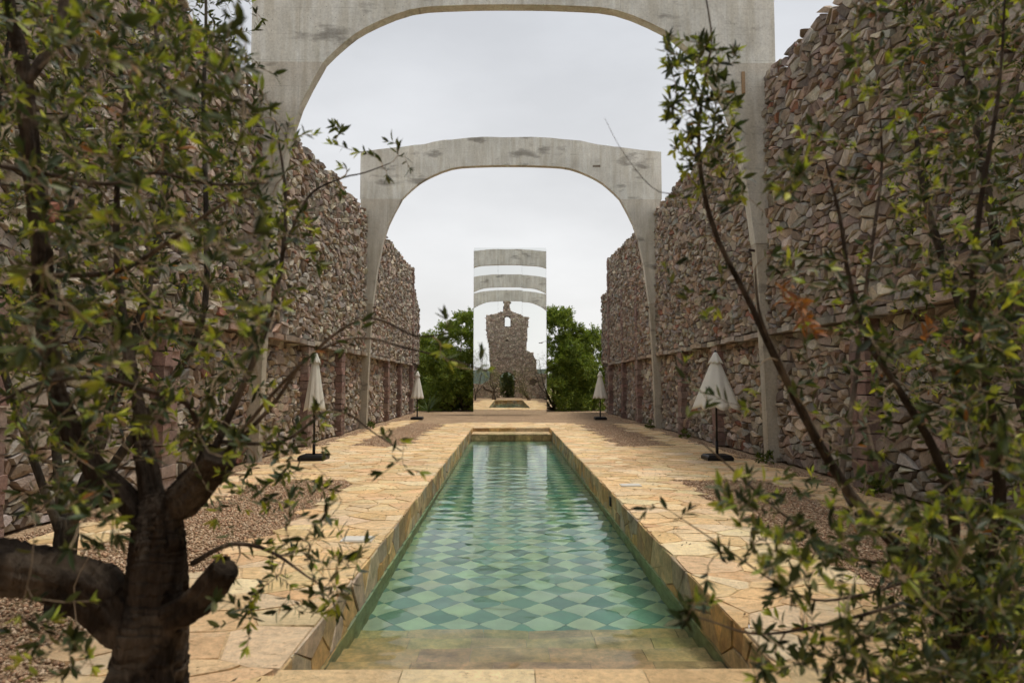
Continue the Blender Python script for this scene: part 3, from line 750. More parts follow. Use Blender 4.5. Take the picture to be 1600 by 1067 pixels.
# ------------------------------------------------------------------ ruined facade behind the camera (seen in the mirror)
RY = -7.4
def rz(zx, zy): return (EYE.x + (640 + zx / 3.334 - 793) * 86 / 1100, 1.7 + (600 - (370 + zy / 3.334)) * 86 / 1100)
OUT = [rz(*p) for p in [(180, 905), (180, 770), (340, 765), (372, 770), (415, 745), (425, 700), (415, 640), (412, 570), (400, 505), (396, 410), (440, 403), (488, 390), (490, 345), (486, 340), (488, 331), (526, 331), (528, 342), (522, 350), (524, 388), (575, 405), (622, 418), (617, 470), (610, 590), (640, 603), (662, 650), (664, 708), (720, 714), (860, 760), (860, 905)]]
def inside(pl, x, z):
    c = False; n = len(pl)
    for i in range(n):
        (xa, za), (xb, zb) = pl[i], pl[i - 1]
        if (za > z) != (zb > z) and x < (xb - xa) * (z - za) / (zb - za) + xa: c = not c
    return c
def arch_hole(cx, hw, z0, zt):
    return lambda x, z, g=0.0: abs(x - cx) < hw + g and z > z0 - g and (z < zt - hw or math.hypot(x - cx, z - (zt - hw)) < hw + g)
dx, dz = rz(508, 708); wx, wz = rz(509, 416); sx_, sz_ = rz(512, 537)
HOLES = [arch_hole(dx, 0.90, -1, dz), arch_hole(wx, 0.36, rz(0, 470)[1], wz)]
BLIND = [lambda x, z, g=0.0: abs(x - sx_) < 0.15 + g and abs(z - sz_) < 0.2 + g, lambda x, z, g=0.0: math.hypot((x - rz(645, 755)[0]) * 1.1, z - rz(645, 755)[1]) < 0.42 + g]
solid = lambda x, z, g=0.0: inside(OUT, x, z) and not any(h(x, z, g) for h in HOLES)
G = 0.10; xs0 = min(p[0] for p in OUT); zs1 = max(p[1] for p in OUT); nx_ = int((max(p[0] for p in OUT) - xs0) / G) + 1; nz_ = int((zs1 + 0.3) / G) + 1
occ0 = None
occ = {(i, k) for i in range(nx_) for k in range(nz_) if (solid(xs0 + (i + .5) * G, -0.3 + (k + .5) * G))}
mb = MB()
for (i, k) in occ:
    xa, xb, za, zb = xs0 + i * G, xs0 + (i + 1) * G, -0.3 + k * G, -0.3 + (k + 1) * G; ya, yb = RY - 0.7, RY - 0.02
    mb.add([(xa, yb, za), (xb, yb, za), (xb, yb, zb), (xa, yb, zb)], [(0, 3, 2, 1)]); mb.add([(xa, ya, za), (xb, ya, za), (xb, ya, zb), (xa, ya, zb)], [(0, 1, 2, 3)])
    for (di, dk, q4) in ((-1, 0, [(xa, ya, za), (xa, yb, za), (xa, yb, zb), (xa, ya, zb)]), (1, 0, [(xb, ya, za), (xb, yb, za), (xb, yb, zb), (xb, ya, zb)]), (0, 1, [(xa, ya, zb), (xb, ya, zb), (xb, yb, zb), (xa, yb, zb)])):
        if (i + di, k + dk) not in occ: mb.add(q4, [(0, 1, 2, 3)])
ruin = mb.build('ruined_facade', M_MORTAR, label='ruined stone facade with arched doorway and bell gable, reflected in the mirror', category='ruin', origin=Vector((0, RY, 0)))
PAL_R = [(0.58, 0.49, 0.39), (0.66, 0.57, 0.46), (0.49, 0.41, 0.33), (0.74, 0.64, 0.52), (0.54, 0.43, 0.33)]
pl = cells(OUT[0][0], OUT[-1][0], 0.0, zs1 + 0.1, 0.14, 1.6, keep=lambda u, v: solid(u, v, 0.05) and not any(h(u, v, 0.02) for h in BLIND))
lay(pl, lambda u, v, d: (u, RY + d, v), M_STONE, ruin, 'stone', 'facade_stones', area, col=lambda p: vary(random.choice(PAL_R), 0.2, 0.05), gap=lambda: random.uniform(0.008, 0.02), h=lambda: random.uniform(0.03, 0.1), back=-0.04, tilt=0.2, rough=0.012, rounded=False)

# street lamp behind the ruin, and far hills all round
lx, lz = at(848, 526, MY)[0], 0
q = MB(); b0 = Vector((5.6, -16.0, 0)); q.tube([b0, b0 + Vector((0, 0, 6.6)), b0 + Vector((-0.1, 0, 7.2)), b0 + Vector((-0.6, 0, 7.5)), b0 + Vector((-1.1, 0, 7.35))], [0.06, 0.05, 0.04, 0.035, 0.03], 8)
lp = empty('street_lamp', b0, label='curved street lamp behind the ruin, reflected at the mirror\'s right edge', category='street lamp'); q.build('pole', M_STEEL, lp)
q = MB(); q.box((4.1, -16.12, 7.22), (4.6, -15.88, 7.33), jit=0.01); q.build('lamp_head', M_STEEL, lp)
for (yy, xa, xb, hh, sd) in ((-420, -700, 700, 26, 3.1), (600, -900, 900, 20, 8.7)):
    mb = MB(); n = 90; vv = []
    for i in range(n + 1):
        x = xa + (xb - xa) * i / n; h = hh * (0.55 + 0.8 * noise.noise(Vector((x * 0.006, sd, 0))) + 0.12 * noise.noise(Vector((x * 0.05, sd, 2)))); h = max(h, 3)
        sgn = 1 if yy > 0 else -1
        vv += [(x, yy - sgn * 90, -1.0), (x, yy - sgn * 30, h * 0.6), (x, yy, h), (x, yy + sgn * 100, -1.0)]
    mb.add(vv, [(i * 4 + k, (i + 1) * 4 + k, (i + 1) * 4 + k + 1, i * 4 + k + 1) for i in range(n) for k in range(3)]); mb.build('hills', M_HILL, kind='structure', smooth=True)

# ------------------------------------------------------------------ shrubs and small plants
def leaf_cloud(P, Nrm, size, pal, wid=0.45):
    """two-triangle leaves at P, their long axis spread about Nrm"""
    n = len(P)
    a = Nrm + rng.normal(0, 0.75, (n, 3)); a /= np.linalg.norm(a, axis=1, keepdims=True)
    r_ = rng.normal(0, 1, (n, 3)); b_ = np.cross(a, r_); b_ /= np.linalg.norm(b_, axis=1, keepdims=True)
    s = size * rng.uniform(0.6, 1.4, (n, 1))
    V = np.stack([P, P + a * s * 0.5 + b_ * s * wid * 0.5, P + a * s, P + a * s * 0.5 - b_ * s * wid * 0.5], 1).reshape(-1, 3)
    F = (np.array([(0, 1, 2, 3)])[None] + (np.arange(n) * 4)[:, None, None]).reshape(-1, 4)
    C = np.repeat(pal[rng.integers(0, len(pal), n)] * rng.uniform(0.75, 1.25, (n, 1)), 4, axis=0)
    return V, F, C
PAL_S = np.array([(0.14, 0.19, 0.03), (0.19, 0.24, 0.04), (0.10, 0.145, 0.028), (0.25, 0.28, 0.045), (0.15, 0.205, 0.035)]) * 1.2
def shrub(name, x, y, rx, ry, h, n, label, z0=0.0, size=0.13, group='leafy shrubs behind the mirror', pal=PAL_S, lob=130):
    t = empty(name, (x, y, 0), label=label, category='shrub', group=group)
    mb = MB()
    lobes = []
    for k in range(lob):
        a = random.uniform(0, 6.283); u = random.uniform(0.0, 1.0) ** 1.25
        zz = z0 + (h - z0) * (0.05 + 0.83 * u); rr = math.sqrt(max(0.03, 1 - max(0, (u - 0.22) / 0.82) ** 2)) * random.uniform(0.5, 0.98)
        c = Vector((x + rx * rr * math.cos(a), y + ry * rr * math.sin(a), zz)); lobes.append((c, random.uniform(0.25, 0.42) * min(rx, ry) * (1.0 - 0.35 * u)))
    for c, r in lobes[::12]:
        b0 = Vector((x + random.uniform(-.1, .1) * rx, y + random.uniform(-.1, .1) * ry, -0.05)); md_ = b0.lerp(c, 0.5) + Vector((random.uniform(-.2, .2), random.uniform(-.2, .2), 0.3)) * min(1, h / 4)
        mb.tube([b0, md_, c], [0.07 * min(1, h / 4), 0.045 * min(1, h / 4), 0.015 * min(1, h / 4)], 6, (0.10, 0.075, 0.05))
    mb.build('trunk', M_BARK, t, smooth=True)
    Ps, Ns = [], []
    per = n // lob
    for c, r in lobes:
        # sprays of leaves radiating from the lobe
        nsp = 16; d = rng.normal(0, 1, (nsp, 3)); d[:, 2] += 0.35; d /= np.linalg.norm(d, axis=1, keepdims=True)
        L = r * rng.uniform(0.5, 1.45, (nsp, 1))
        idx = rng.integers(0, nsp, per); tt = rng.uniform(0.25, 1.0, (per, 1)) ** 0.7
        p = np.array(c) + d[idx] * L[idx] * tt + rng.normal(0, r * 0.10, (per, 3)); p[:, 2] = np.maximum(p[:, 2], 0.06)
        Ps.append(p); Ns.append(d[idx])
    V, F, C = leaf_cloud(np.concatenate(Ps), np.concatenate(Ns), size, pal)
    fast_mesh('crown', V, F, C, M_SHRUB, t, kind='stuff')
shrub('shrub', -2.9, 46.5, 2.5, 2.2, 7.0, 80000, 'tall green shrub rising directly left of the mirror')
shrub('shrub', -5.2, 47.6, 2.2, 2.2, 5.4, 52000, 'lower green shrub between the left wall\'s end and the mirror')
shrub('shrub', 3.0, 46.5, 2.6, 2.2, 7.2, 80000, 'tall green shrub rising directly right of the mirror')
shrub('shrub', 5.5, 47.5, 2.3, 2.0, 5.9, 56000, 'rounded green shrub between the mirror and the right wall\'s end')
shrub('shrub', -8.2, 56.0, 1.8, 1.8, 6.2, 5000, 'thin pale tree peeping past the end of the left wall', z0=2.0)
for k, (x, y, r, h) in enumerate(((-14, 75, 4, 5), (-7, 80, 4, 4.5), (0, 82, 5, 5), (7, 80, 4, 4.6), (14, 76, 4, 5))):
    shrub('shrub', x, y, r, 3, h, 4000, 'low distant green shrub on the horizon, ' + ('far beyond the left wall', 'left of the mirror', 'straight behind the mirror', 'right of the mirror', 'far beyond the right wall')[k], size=0.3, group='distant shrubs')
# small scrub beyond the doorway and the ruin
for (x, y, r, h, lab) in ((-0.1, -9.6, 1.1, 3.4, 'green shrub inside the ruined doorway, reflected in the mirror'), (6.0, -12, 1.6, 4.4, 'grey green shrub behind the right shoulder of the ruin, reflected in the mirror'), (-6.4, -11.5, 1.7, 3.8, 'green shrub behind the low left part of the ruin, reflected in the mirror')):
    shrub('shrub', x, y, r, r, h, 9000, lab, size=0.15, group='shrubs about the ruin', pal=PAL_S * (0.35 if x > -1 and x < 1 else 0.7))  # doorway shrub's palette is darkened to imitate the shaded interior
# clay pot and spiky plant under the left shrubs
pp = empty('clay_pot', (-4.1, 45.9, 0), label='large dark terracotta pot under the shrub left of the mirror', category='pot')
q = MB(); z_ = [0, 0.05, 0.6, 1.15, 1.2, 1.3, 1.3]; r_ = [0.42, 0.45, 0.60, 0.72, 0.78, 0.78, 0.68]
q.tube([Vector((-4.1, 45.9, a)) for a in z_], r_, 24); q.build('body', M_TERRA, pp, smooth=False)
def agave(x, y, n, L, label, w=0.05, up=(0.3, 1.3)):
    t = empty('spiky_plant', (x, y, 0), label=label, category='plant', group='small plants')
    for k in range(n):
        a = 6.283 * k / n + random.uniform(-.3, .3); el = random.uniform(*up); l = L * random.uniform(0.7, 1.1); q = MB(); vv = []; ff = []
        d = Vector((math.cos(a), math.sin(a), 0)); sd_ = Vector((-math.sin(a), math.cos(a), 0)); p = Vector((x, y, 0)); e_ = el
        for i in range(5):
            ww = w * (1 - (i / 4) ** 2) + 0.002
            vv += [tuple(p - sd_ * ww), tuple(p + Vector((0, 0, -ww * 0.5))), tuple(p + sd_ * ww)]
            p = p + (d * math.cos(e_) + Vector((0, 0, math.sin(e_)))) * l / 4; e_ -= 0.14
            if i: b0 = (i - 1) * 3; ff += [(b0, b0 + 1, b0 + 4, b0 + 3), (b0 + 1, b0 + 2, b0 + 5, b0 + 4)]
        q.add(vv, ff, vary((0.09, 0.13, 0.06), 0.2)); q.build('leaf', M_SHRUB, t, smooth=True)
agave(-5.0, 43.6, 18, 1.5, 'spiky leaved plant at the foot of the shrubs beside the left wall\'s end')
for (x, y, lab) in ((5.35, 27.2, 'dark leafy tuft at the foot of the farther arch\'s right column'), (5.4, 15.3, 'dark leafy tuft at the foot of the nearer arch\'s right column'), (-5.4, 27.2, 'dark leafy tuft at the foot of the farther arch\'s left column'), (5.45, 22.3, 'low weed in the dirt between the two right columns'), (5.5, 11.0, 'low weed against the right wall nearer than the arch column')):
    shrub('weed', x, y, 0.16, 0.16, 0.30, 260, lab, size=0.07, group='weeds at the wall foot', lob=10, pal=PAL_S * 0.5)

# ------------------------------------------------------------------ olive trees in the foreground
NEW = np.array([(0.33, 0.36, 0.045), (0.43, 0.42, 0.055), (0.24, 0.29, 0.045)])
OLD = np.array([(0.055, 0.072, 0.022), (0.075, 0.095, 0.028), (0.11, 0.125, 0.038), (0.055, 0.085, 0.032), (0.030, 0.038, 0.014), (0.15, 0.155, 0.05)]) * 0.78
DEAD = np.array([(0.34, 0.13, 0.03), (0.28, 0.10, 0.03)])
def leaf_mesh(p, d, up, L, W, curl):
    """a folded lance-shaped leaf: 8 triangles"""
    s = d.cross(up); s = s.normalized() if s.length > 1e-5 else d.orthogonal().normalized()
    n = s.cross(d).normalized()
    v = [p]
    for t, w, dz in ((0.30, 0.85, 0.02), (0.62, 0.9, -0.01)):
        c = p + d * (L * t) + n * (L * curl * t * t)
        v += [c - s * (W * w * 0.5) + n * (W * 0.16), c, c + s * (W * w * 0.5) + n * (W * 0.16)]
    v.append(p + d * L + n * (L * curl))
    f = [(0, 2, 1), (0, 3, 2), (1, 2, 5), (1, 5, 4), (2, 3, 6), (2, 6, 5), (4, 5, 7), (5, 6, 7)]
    return v, f
def olive(name, base, label, guides, stumps, regions, sprays, leaf_len, seed, wood, limit=300, dead=()):
    rd = random.Random(seed)
    t = empty(name, base, label=label, category='tree', group='olive trees beside the camera')
    nodes, dirs, rads = [], [], []
    def smooth_path(pts, rs, sub=6):
        out, ro = [], []
        for i in range(len(pts) - 1):
            p0, p1, p2, p3 = pts[max(i - 1, 0)], pts[i], pts[i + 1], pts[min(i + 2, len(pts) - 1)]
            for k in range(sub):
                s = k / sub
                q = 0.5 * ((2 * p1) + (p2 - p0) * s + (2 * p0 - 5 * p1 + 4 * p2 - p3) * s * s + (3 * p1 - p0 - 3 * p2 + p3) * s ** 3)
                r = rs[i] + (rs[i + 1] - rs[i]) * s
                out.append(q + Vector((rd.uniform(-1, 1), rd.uniform(-1, 1), rd.uniform(-1, 1))) * r * (0.012 if r > 0.04 else 0.08)); ro.append(r)
        out.append(pts[-1]); ro.append(rs[-1]); return out, ro
    for gi, (nm, pts) in enumerate(guides + stumps):
        P = [p[0] if isinstance(p[0], Vector) else at(*p[0]) for p in pts]; rs = [p[1] for p in pts]
        pp_, rr_ = smooth_path(P, rs, 26 if rs[0] > 0.045 else 5)
        q = MB(); q.tube(pp_, rr_, 64 if rs[0] > 0.045 else 9, wood if rs[0] > 0.02 else tuple(x * 1.4 for x in wood), True, 0.30 if rs[0] > 0.045 else 0.12, seed + gi * 3.3)
        q.build(nm, M_BARK, t, smooth=True)
        if nm in ('limb', 'branch'):
            for i in range(1, len(pp_)):
                if pp_[i].z > 0.4: nodes.append(pp_[i]); dirs.append((pp_[i] - pp_[i - 1]).normalized()); rads.append(rr_[i])
    # twig tips to reach
    tips = []
    for (xa, ya, xb, yb, n, za, zb) in regions:
        for _ in range(n): tips.append((at(rd.uniform(xa, xb), rd.uniform(ya, yb), rd.uniform(za, zb)), 0))
    bare = [rg for rg in regions if rg[4] >= 40]
    for (xa, ya, xb, yb, n, za, zb) in bare:
        for _ in range(n // 4): tips.append((at(rd.uniform(xa, xb), rd.uniform(ya, yb), rd.uniform(za, zb)), 3))
    for (px, py, Z) in sprays: tips.append((at(px, py, Z), 1))
    for (px, py, Z) in dead: tips.append((at(px, py, Z), 2))
    A = np.array([tuple(n) for n in nodes])
    tips.sort(key=lambda q: np.min(((A - np.array(q[0])) ** 2).sum(1)))
    tw = MB(); leaves = []
    NP = [np.array(n) for n in nodes]; arr = np.array(NP); ND = list(dirs); NR = list(rads)
    for tip, kind in tips:
        d2 = ((arr - np.array(tip)) ** 2).sum(1); i = int(np.argmin(d2)); st = Vector(arr[i]); L = math.sqrt(d2[i])
        if L < 0.03: continue
        mpt = st + ND[i] * (L * 0.35) + (tip - st) * 0.25 + Vector((rd.uniform(-1, 1), rd.uniform(-1, 1), rd.uniform(-0.6, 1.0))) * L * 0.16
        m = max(4, min(12, int(L / 0.05))); path = []
        for k in range(m + 1):
            s = k / m; p = st * (1 - s) ** 2 + mpt * (2 * s * (1 - s)) + tip * s * s
            path.append(p + Vector((rd.uniform(-1, 1), rd.uniform(-1, 1), rd.uniform(-1, 1))) * 0.006 * (1 if 0 < k < m else 0))
        r0 = min(NR[i] * 0.8, 0.003 + 0.007 * L); rr = [r0 + (0.0016 - r0) * k / m for k in range(m + 1)]
        g_ = rd.uniform(0.6, 1.5); tw.tube(path, rr, 5, tuple(x * g_ for x in (0.33, 0.25, 0.165)), False)
        new = path[1:]; arr = np.concatenate([arr, np.array([tuple(p) for p in new])])
        for k in range(1, m + 1): ND.append((path[k] - path[k - 1]).normalized()); NR.append(rr[k])
        if kind == 3: continue
        # leaves: opposite pairs on the last stretch, a tuft at the tip
        total = sum((path[k] - path[k - 1]).length for k in range(1, m + 1)); lf = min(total, rd.uniform(0.10, 0.26)); acc = 0.0
        young = rd.random() < 0.55
        spot = []; k = m; rem = 0.0
        while k > 0 and acc < lf:
            seg = (path[k] - path[k - 1]); spot.append((path[k], seg.normalized(), acc / lf)); acc += seg.length
            if seg.length > 0.03: spot.append((path[k] - seg * 0.5, seg.normalized(), acc / lf))
            k -= 1
        a0 = rd.uniform(0, 6.28)
        for j, (p, d, fr_) in enumerate(spot):
            cnt = rd.randint(5, 9) if j == 0 else 2
            a0 += 1.57 + rd.uniform(-.3, .3)
            o1 = d.orthogonal().normalized(); o2 = d.cross(o1)
            for q in range(cnt):
                if j and rd.random() < 0.18 + 0.4 * fr_: continue
                a = a0 + 6.283 * q / cnt + rd.uniform(-.35, .35); sp = rd.uniform(0.2, 0.85) if j == 0 else rd.uniform(0.7, 1.25)
                dd = (d * math.cos(sp) + (o1 * math.cos(a) + o2 * math.sin(a)) * math.sin(sp)); dd.z += rd.uniform(0.0, 0.5); dd.normalize()
                LL = leaf_len * rd.uniform(0.45, 1.2) * (0.8 if j == 0 and young else 1.0)
                if kind == 2: c = DEAD[rd.randrange(2)]
                elif young and (j == 0 or (j == 1 and rd.random() < 0.4)): c = NEW[rd.randrange(3)]
                else: c = OLD[rd.randrange(6)]
                if kind != 2 and rd.random() < 0.006: c = DEAD[0]
                c = c * rd.uniform(0.75, 1.3)
                v, f = leaf_mesh(p, dd, d + Vector((0, 0, 0.6)), LL, LL * rd.uniform(0.24, 0.34), rd.uniform(-0.18, 0.12))
                leaves.append((v, f, tuple(c)))
    tw.build('twigs', M_TWIG, t, smooth=True, kind='stuff') if False else tw.build('twigs', M_TWIG2, t, smooth=True, kind='stuff')
    # the leaves that show largest are objects of their own
    def size_(l):
        c = l[0][2]; e_ = c - EYE
        if e_.y < 0.3 or abs(e_.x / e_.y) > 0.74 or not (-0.43 < e_.z / e_.y < 0.56): return 0
        return (l[0][7] - l[0][0]).cross(Vector((0, 1, 0))).length / e_.length
    order = sorted(range(len(leaves)), key=lambda i: -size_(leaves[i])); big = set(order[:limit])
    V, F, C = [], [], []
    for i, (v, f, c) in enumerate(leaves):
        if i in big:
            q = MB(); q.add([tuple(p) for p in v], f, c); q.build('leaf', M_LEAF, t, origin=v[0], smooth=True)
        else:
            b0 = len(V); V += [tuple(p) for p in v]; F += [tuple(a + b0 for a in x) for x in f]; C += [c] * 8
    fast_mesh('foliage', np.array(V), np.array(F), np.array(C), M_LEAF, t, True, kind='stuff')
    print(name, 'tips', len(tips), 'leaves', len(leaves))
    return t
m, nt, b = material('twig'); M_TWIG2 = m
nt.links.new(mixc(nt, 1.0, tint(nt), ramp(nt, tex(nt, 18, 4), [(0.3, 0.6), (0.7, 1.4)]), 'MULTIPLY'), b.inputs['Base Color']); b.inputs['Roughness'].default_value = 0.85; b.inputs['Specular IOR Level'].default_value = 0.2

G = lambda *a: [((x, y, z), r) for x, y, z, r in a]
WOOD = (0.092, 0.068, 0.050)
base1 = at(235, 1225, 3.0); base1.z = 0
olive('olive_tree', base1, 'gnarled olive tree with thick cut trunk at the left, nearest the pool',
  [('trunk', [(Vector((base1.x, base1.y, -0.1)), 0.25), ((232, 1120, 3.0), 0.19), ((238, 1020, 3.0), 0.135), ((248, 930, 3.0), 0.112), ((254, 850, 3.0), 0.105), ((252, 805, 3.0), 0.09), ((244, 772, 3.0), 0.05)]),
   ('limb', G((222, 1010, 3.0, 0.08), (150, 928, 2.95, 0.105), (70, 897, 2.9, 0.10), (-30, 880, 2.85, 0.095), (-160, 840, 2.8, 0.10), (-260, 700, 2.8, 0.07))),
   ('limb', G((232, 815, 3.0, 0.05), (185, 765, 3.0, 0.05), (130, 705, 2.95, 0.043), (92, 620, 2.9, 0.038), (70, 500, 2.85, 0.037), (62, 380, 2.8, 0.034), (50, 250, 2.75, 0.032), (38, 120, 2.7, 0.026), (18, 30, 2.65, 0.022), (0, -60, 2.6, 0.016))),
   ('limb', G((40, 130, 2.7, 0.02), (62, 100, 2.72, 0.021), (88, 55, 2.75, 0.02), (100, 0, 2.78, 0.018), (105, -80, 2.8, 0.014))),
   ('limb', G((240, 790, 3.0, 0.052), (228, 720, 3.02, 0.042), (218, 640, 3.05, 0.026), (200, 540, 3.1, 0.022), (186, 440, 3.15, 0.017), (182, 330, 3.2, 0.014), (190, 200, 3.2, 0.011), (215, 80, 3.2, 0.007))),
   ('branch', G((320, 745, 3.0, 0.02), (345, 680, 3.0, 0.017), (390, 580, 3.0, 0.014), (420, 500, 3.02, 0.012), (440, 410, 3.05, 0.010), (446, 300, 3.1, 0.007), (430, 190, 3.15, 0.004))),
   ('branch', G((320, 745, 3.0, 0.014), (300, 640, 2.85, 0.012), (230, 610, 2.7, 0.011), (150, 590, 2.55, 0.009), (60, 600, 2.4, 0.007), (-20, 640, 2.3, 0.004))),
   ('branch', G((66, 430, 2.82, 0.012), (180, 425, 2.6, 0.010), (260, 380, 2.5, 0.008), (330, 330, 2.45, 0.006), (400, 290, 2.4, 0.004))),
   ('branch', G((-60, 250, 2.2, 0.008), (60, 270, 2.2, 0.0075), (170, 288, 2.2, 0.007), (240, 270, 2.25, 0.006), (330, 288, 2.3, 0.005), (420, 285, 2.35, 0.003))),
   ('branch', G((330, 730, 3.0, 0.010), (420, 640, 2.9, 0.008), (480, 560, 2.85, 0.006), (560, 528, 2.8, 0.005), (640, 545, 2.75, 0.004), (700, 560, 2.7, 0.003), (760, 580, 2.65, 0.002))),
   ('branch', G((330, 735, 3.0, 0.010), (440, 600, 2.8, 0.007), (560, 500, 2.6, 0.005), (650, 525, 2.5, 0.004), (700, 520, 2.45, 0.002))),
   ('branch', G((300, 880, 3.0, 0.012), (360, 850, 2.9, 0.010), (420, 860, 2.8, 0.007), (480, 900, 2.75, 0.004), (520, 925, 2.7, 0.002))),
   ('branch', G((345, 690, 3.0, 0.009), (440, 690, 2.9, 0.007), (520, 640, 2.85, 0.005), (590, 680, 2.8, 0.003), (628, 705, 2.75, 0.002))),
   ('branch', G((440, 400, 3.05, 0.007), (480, 310, 3.1, 0.005), (530, 280, 3.1, 0.004), (570, 270, 3.15, 0.003), (610, 255, 3.2, 0.002)))],
  [('cut_stump', G((268, 800, 3.0, 0.05), (285, 782, 2.98, 0.075), (314, 750, 2.95, 0.068), (342, 712, 2.9, 0.066))),
   ('cut_stump', G((270, 960, 2.95, 0.06), (310, 935, 2.88, 0.062), (352, 886, 2.8, 0.052)))],
  [(0, 0, 300, 260, 170, 1.9, 3.5), (200, 40, 430, 300, 95, 2.2, 3.6), (0, 240, 430, 480, 165, 1.9, 3.6), (0, 460, 440, 720, 160, 1.9, 3.5), (0, 0, 400, 600, 40, 1.3, 1.8), (300, 640, 520, 800, 50, 2.5, 3.4), (330, 780, 560, 960, 40, 2.3, 3.2), (0, 700, 200, 860, 24, 1.7, 2.8), (400, 180, 540, 460, 34, 2.6, 3.4), (0, 930, 160, 1060, 12, 1.8, 2.6), (340, 930, 460, 1010, 5, 2.4, 3.0)],
  [(640, 262, 3.2), (622, 232, 3.2), (608, 222, 3.2), (585, 245, 3.2), (562, 238, 3.15), (572, 262, 3.15), (521, 226, 3.1), (604, 272, 3.2), (600, 738, 2.6), (655, 738, 2.6), (630, 690, 2.65), (697, 500, 2.5), (688, 548, 2.5), (700, 565, 2.5), (762, 578, 2.5), (752, 560, 2.5), (525, 915, 2.6), (512, 940, 2.6), (570, 850, 2.7), (545, 875, 2.7), (600, 680, 2.7), (480, 560, 2.6), (540, 545, 2.5)],
  0.056, 11, WOOD)
b2_ = Vector((-3.5, 5.4, 0))
olive('olive_tree', b2_, 'slimmer olive tree with pale upright stems behind the gnarled one, by the left wall',
  [('trunk', [(Vector((-3.5, 5.4, -0.1)), 0.12), (Vector((-3.48, 5.4, 0.3)), 0.09), (Vector((-3.45, 5.4, 0.7)), 0.07)]),
   ('limb', [(Vector((-3.45, 5.4, 0.6)), 0.0462), ((200, 560, 5.4), 0.0330), ((240, 400, 5.4), 0.0264), ((260, 250, 5.3), 0.0211), ((250, 100, 5.2), 0.0158), ((230, -60, 5.2), 0.0106)]),
   ('limb', [(Vector((-3.43, 5.4, 0.65)), 0.0396), ((250, 620, 5.2), 0.0277), ((316, 500, 5.0), 0.0224), ((322, 330, 5.0), 0.0185), ((318, 160, 5.0), 0.0145), ((322, 20, 5.0), 0.0106), ((318, -60, 5.0), 0.0079)]),
   ('limb', [(Vector((-3.48, 5.4, 0.6)), 0.0396), ((80, 560, 5.6), 0.0297), ((100, 380, 5.8), 0.0231), ((130, 200, 5.9), 0.0172), ((120, 40, 6.0), 0.0119), ((110, -80, 6.0), 0.0079)]),
   ('limb', [(Vector((-3.48, 5.4, 0.5)), 0.0330), ((0, 560, 5.0), 0.0231), ((-40, 350, 4.9), 0.0165), ((0, 150, 4.8), 0.0119), ((20, 0, 4.8), 0.0079)])],
  [], [(-60, -60, 370, 240, 480, 4.4, 6.4), (-40, 220, 380, 460, 240, 4.4, 6.2), (0, 440, 400, 620, 130, 4.4, 5.8), (330, -20, 410, 130, 22, 4.6, 5.4)], [], 0.058, 23, (0.09, 0.078, 0.064), 300)
base3 = Vector((2.15, 2.9, 0))
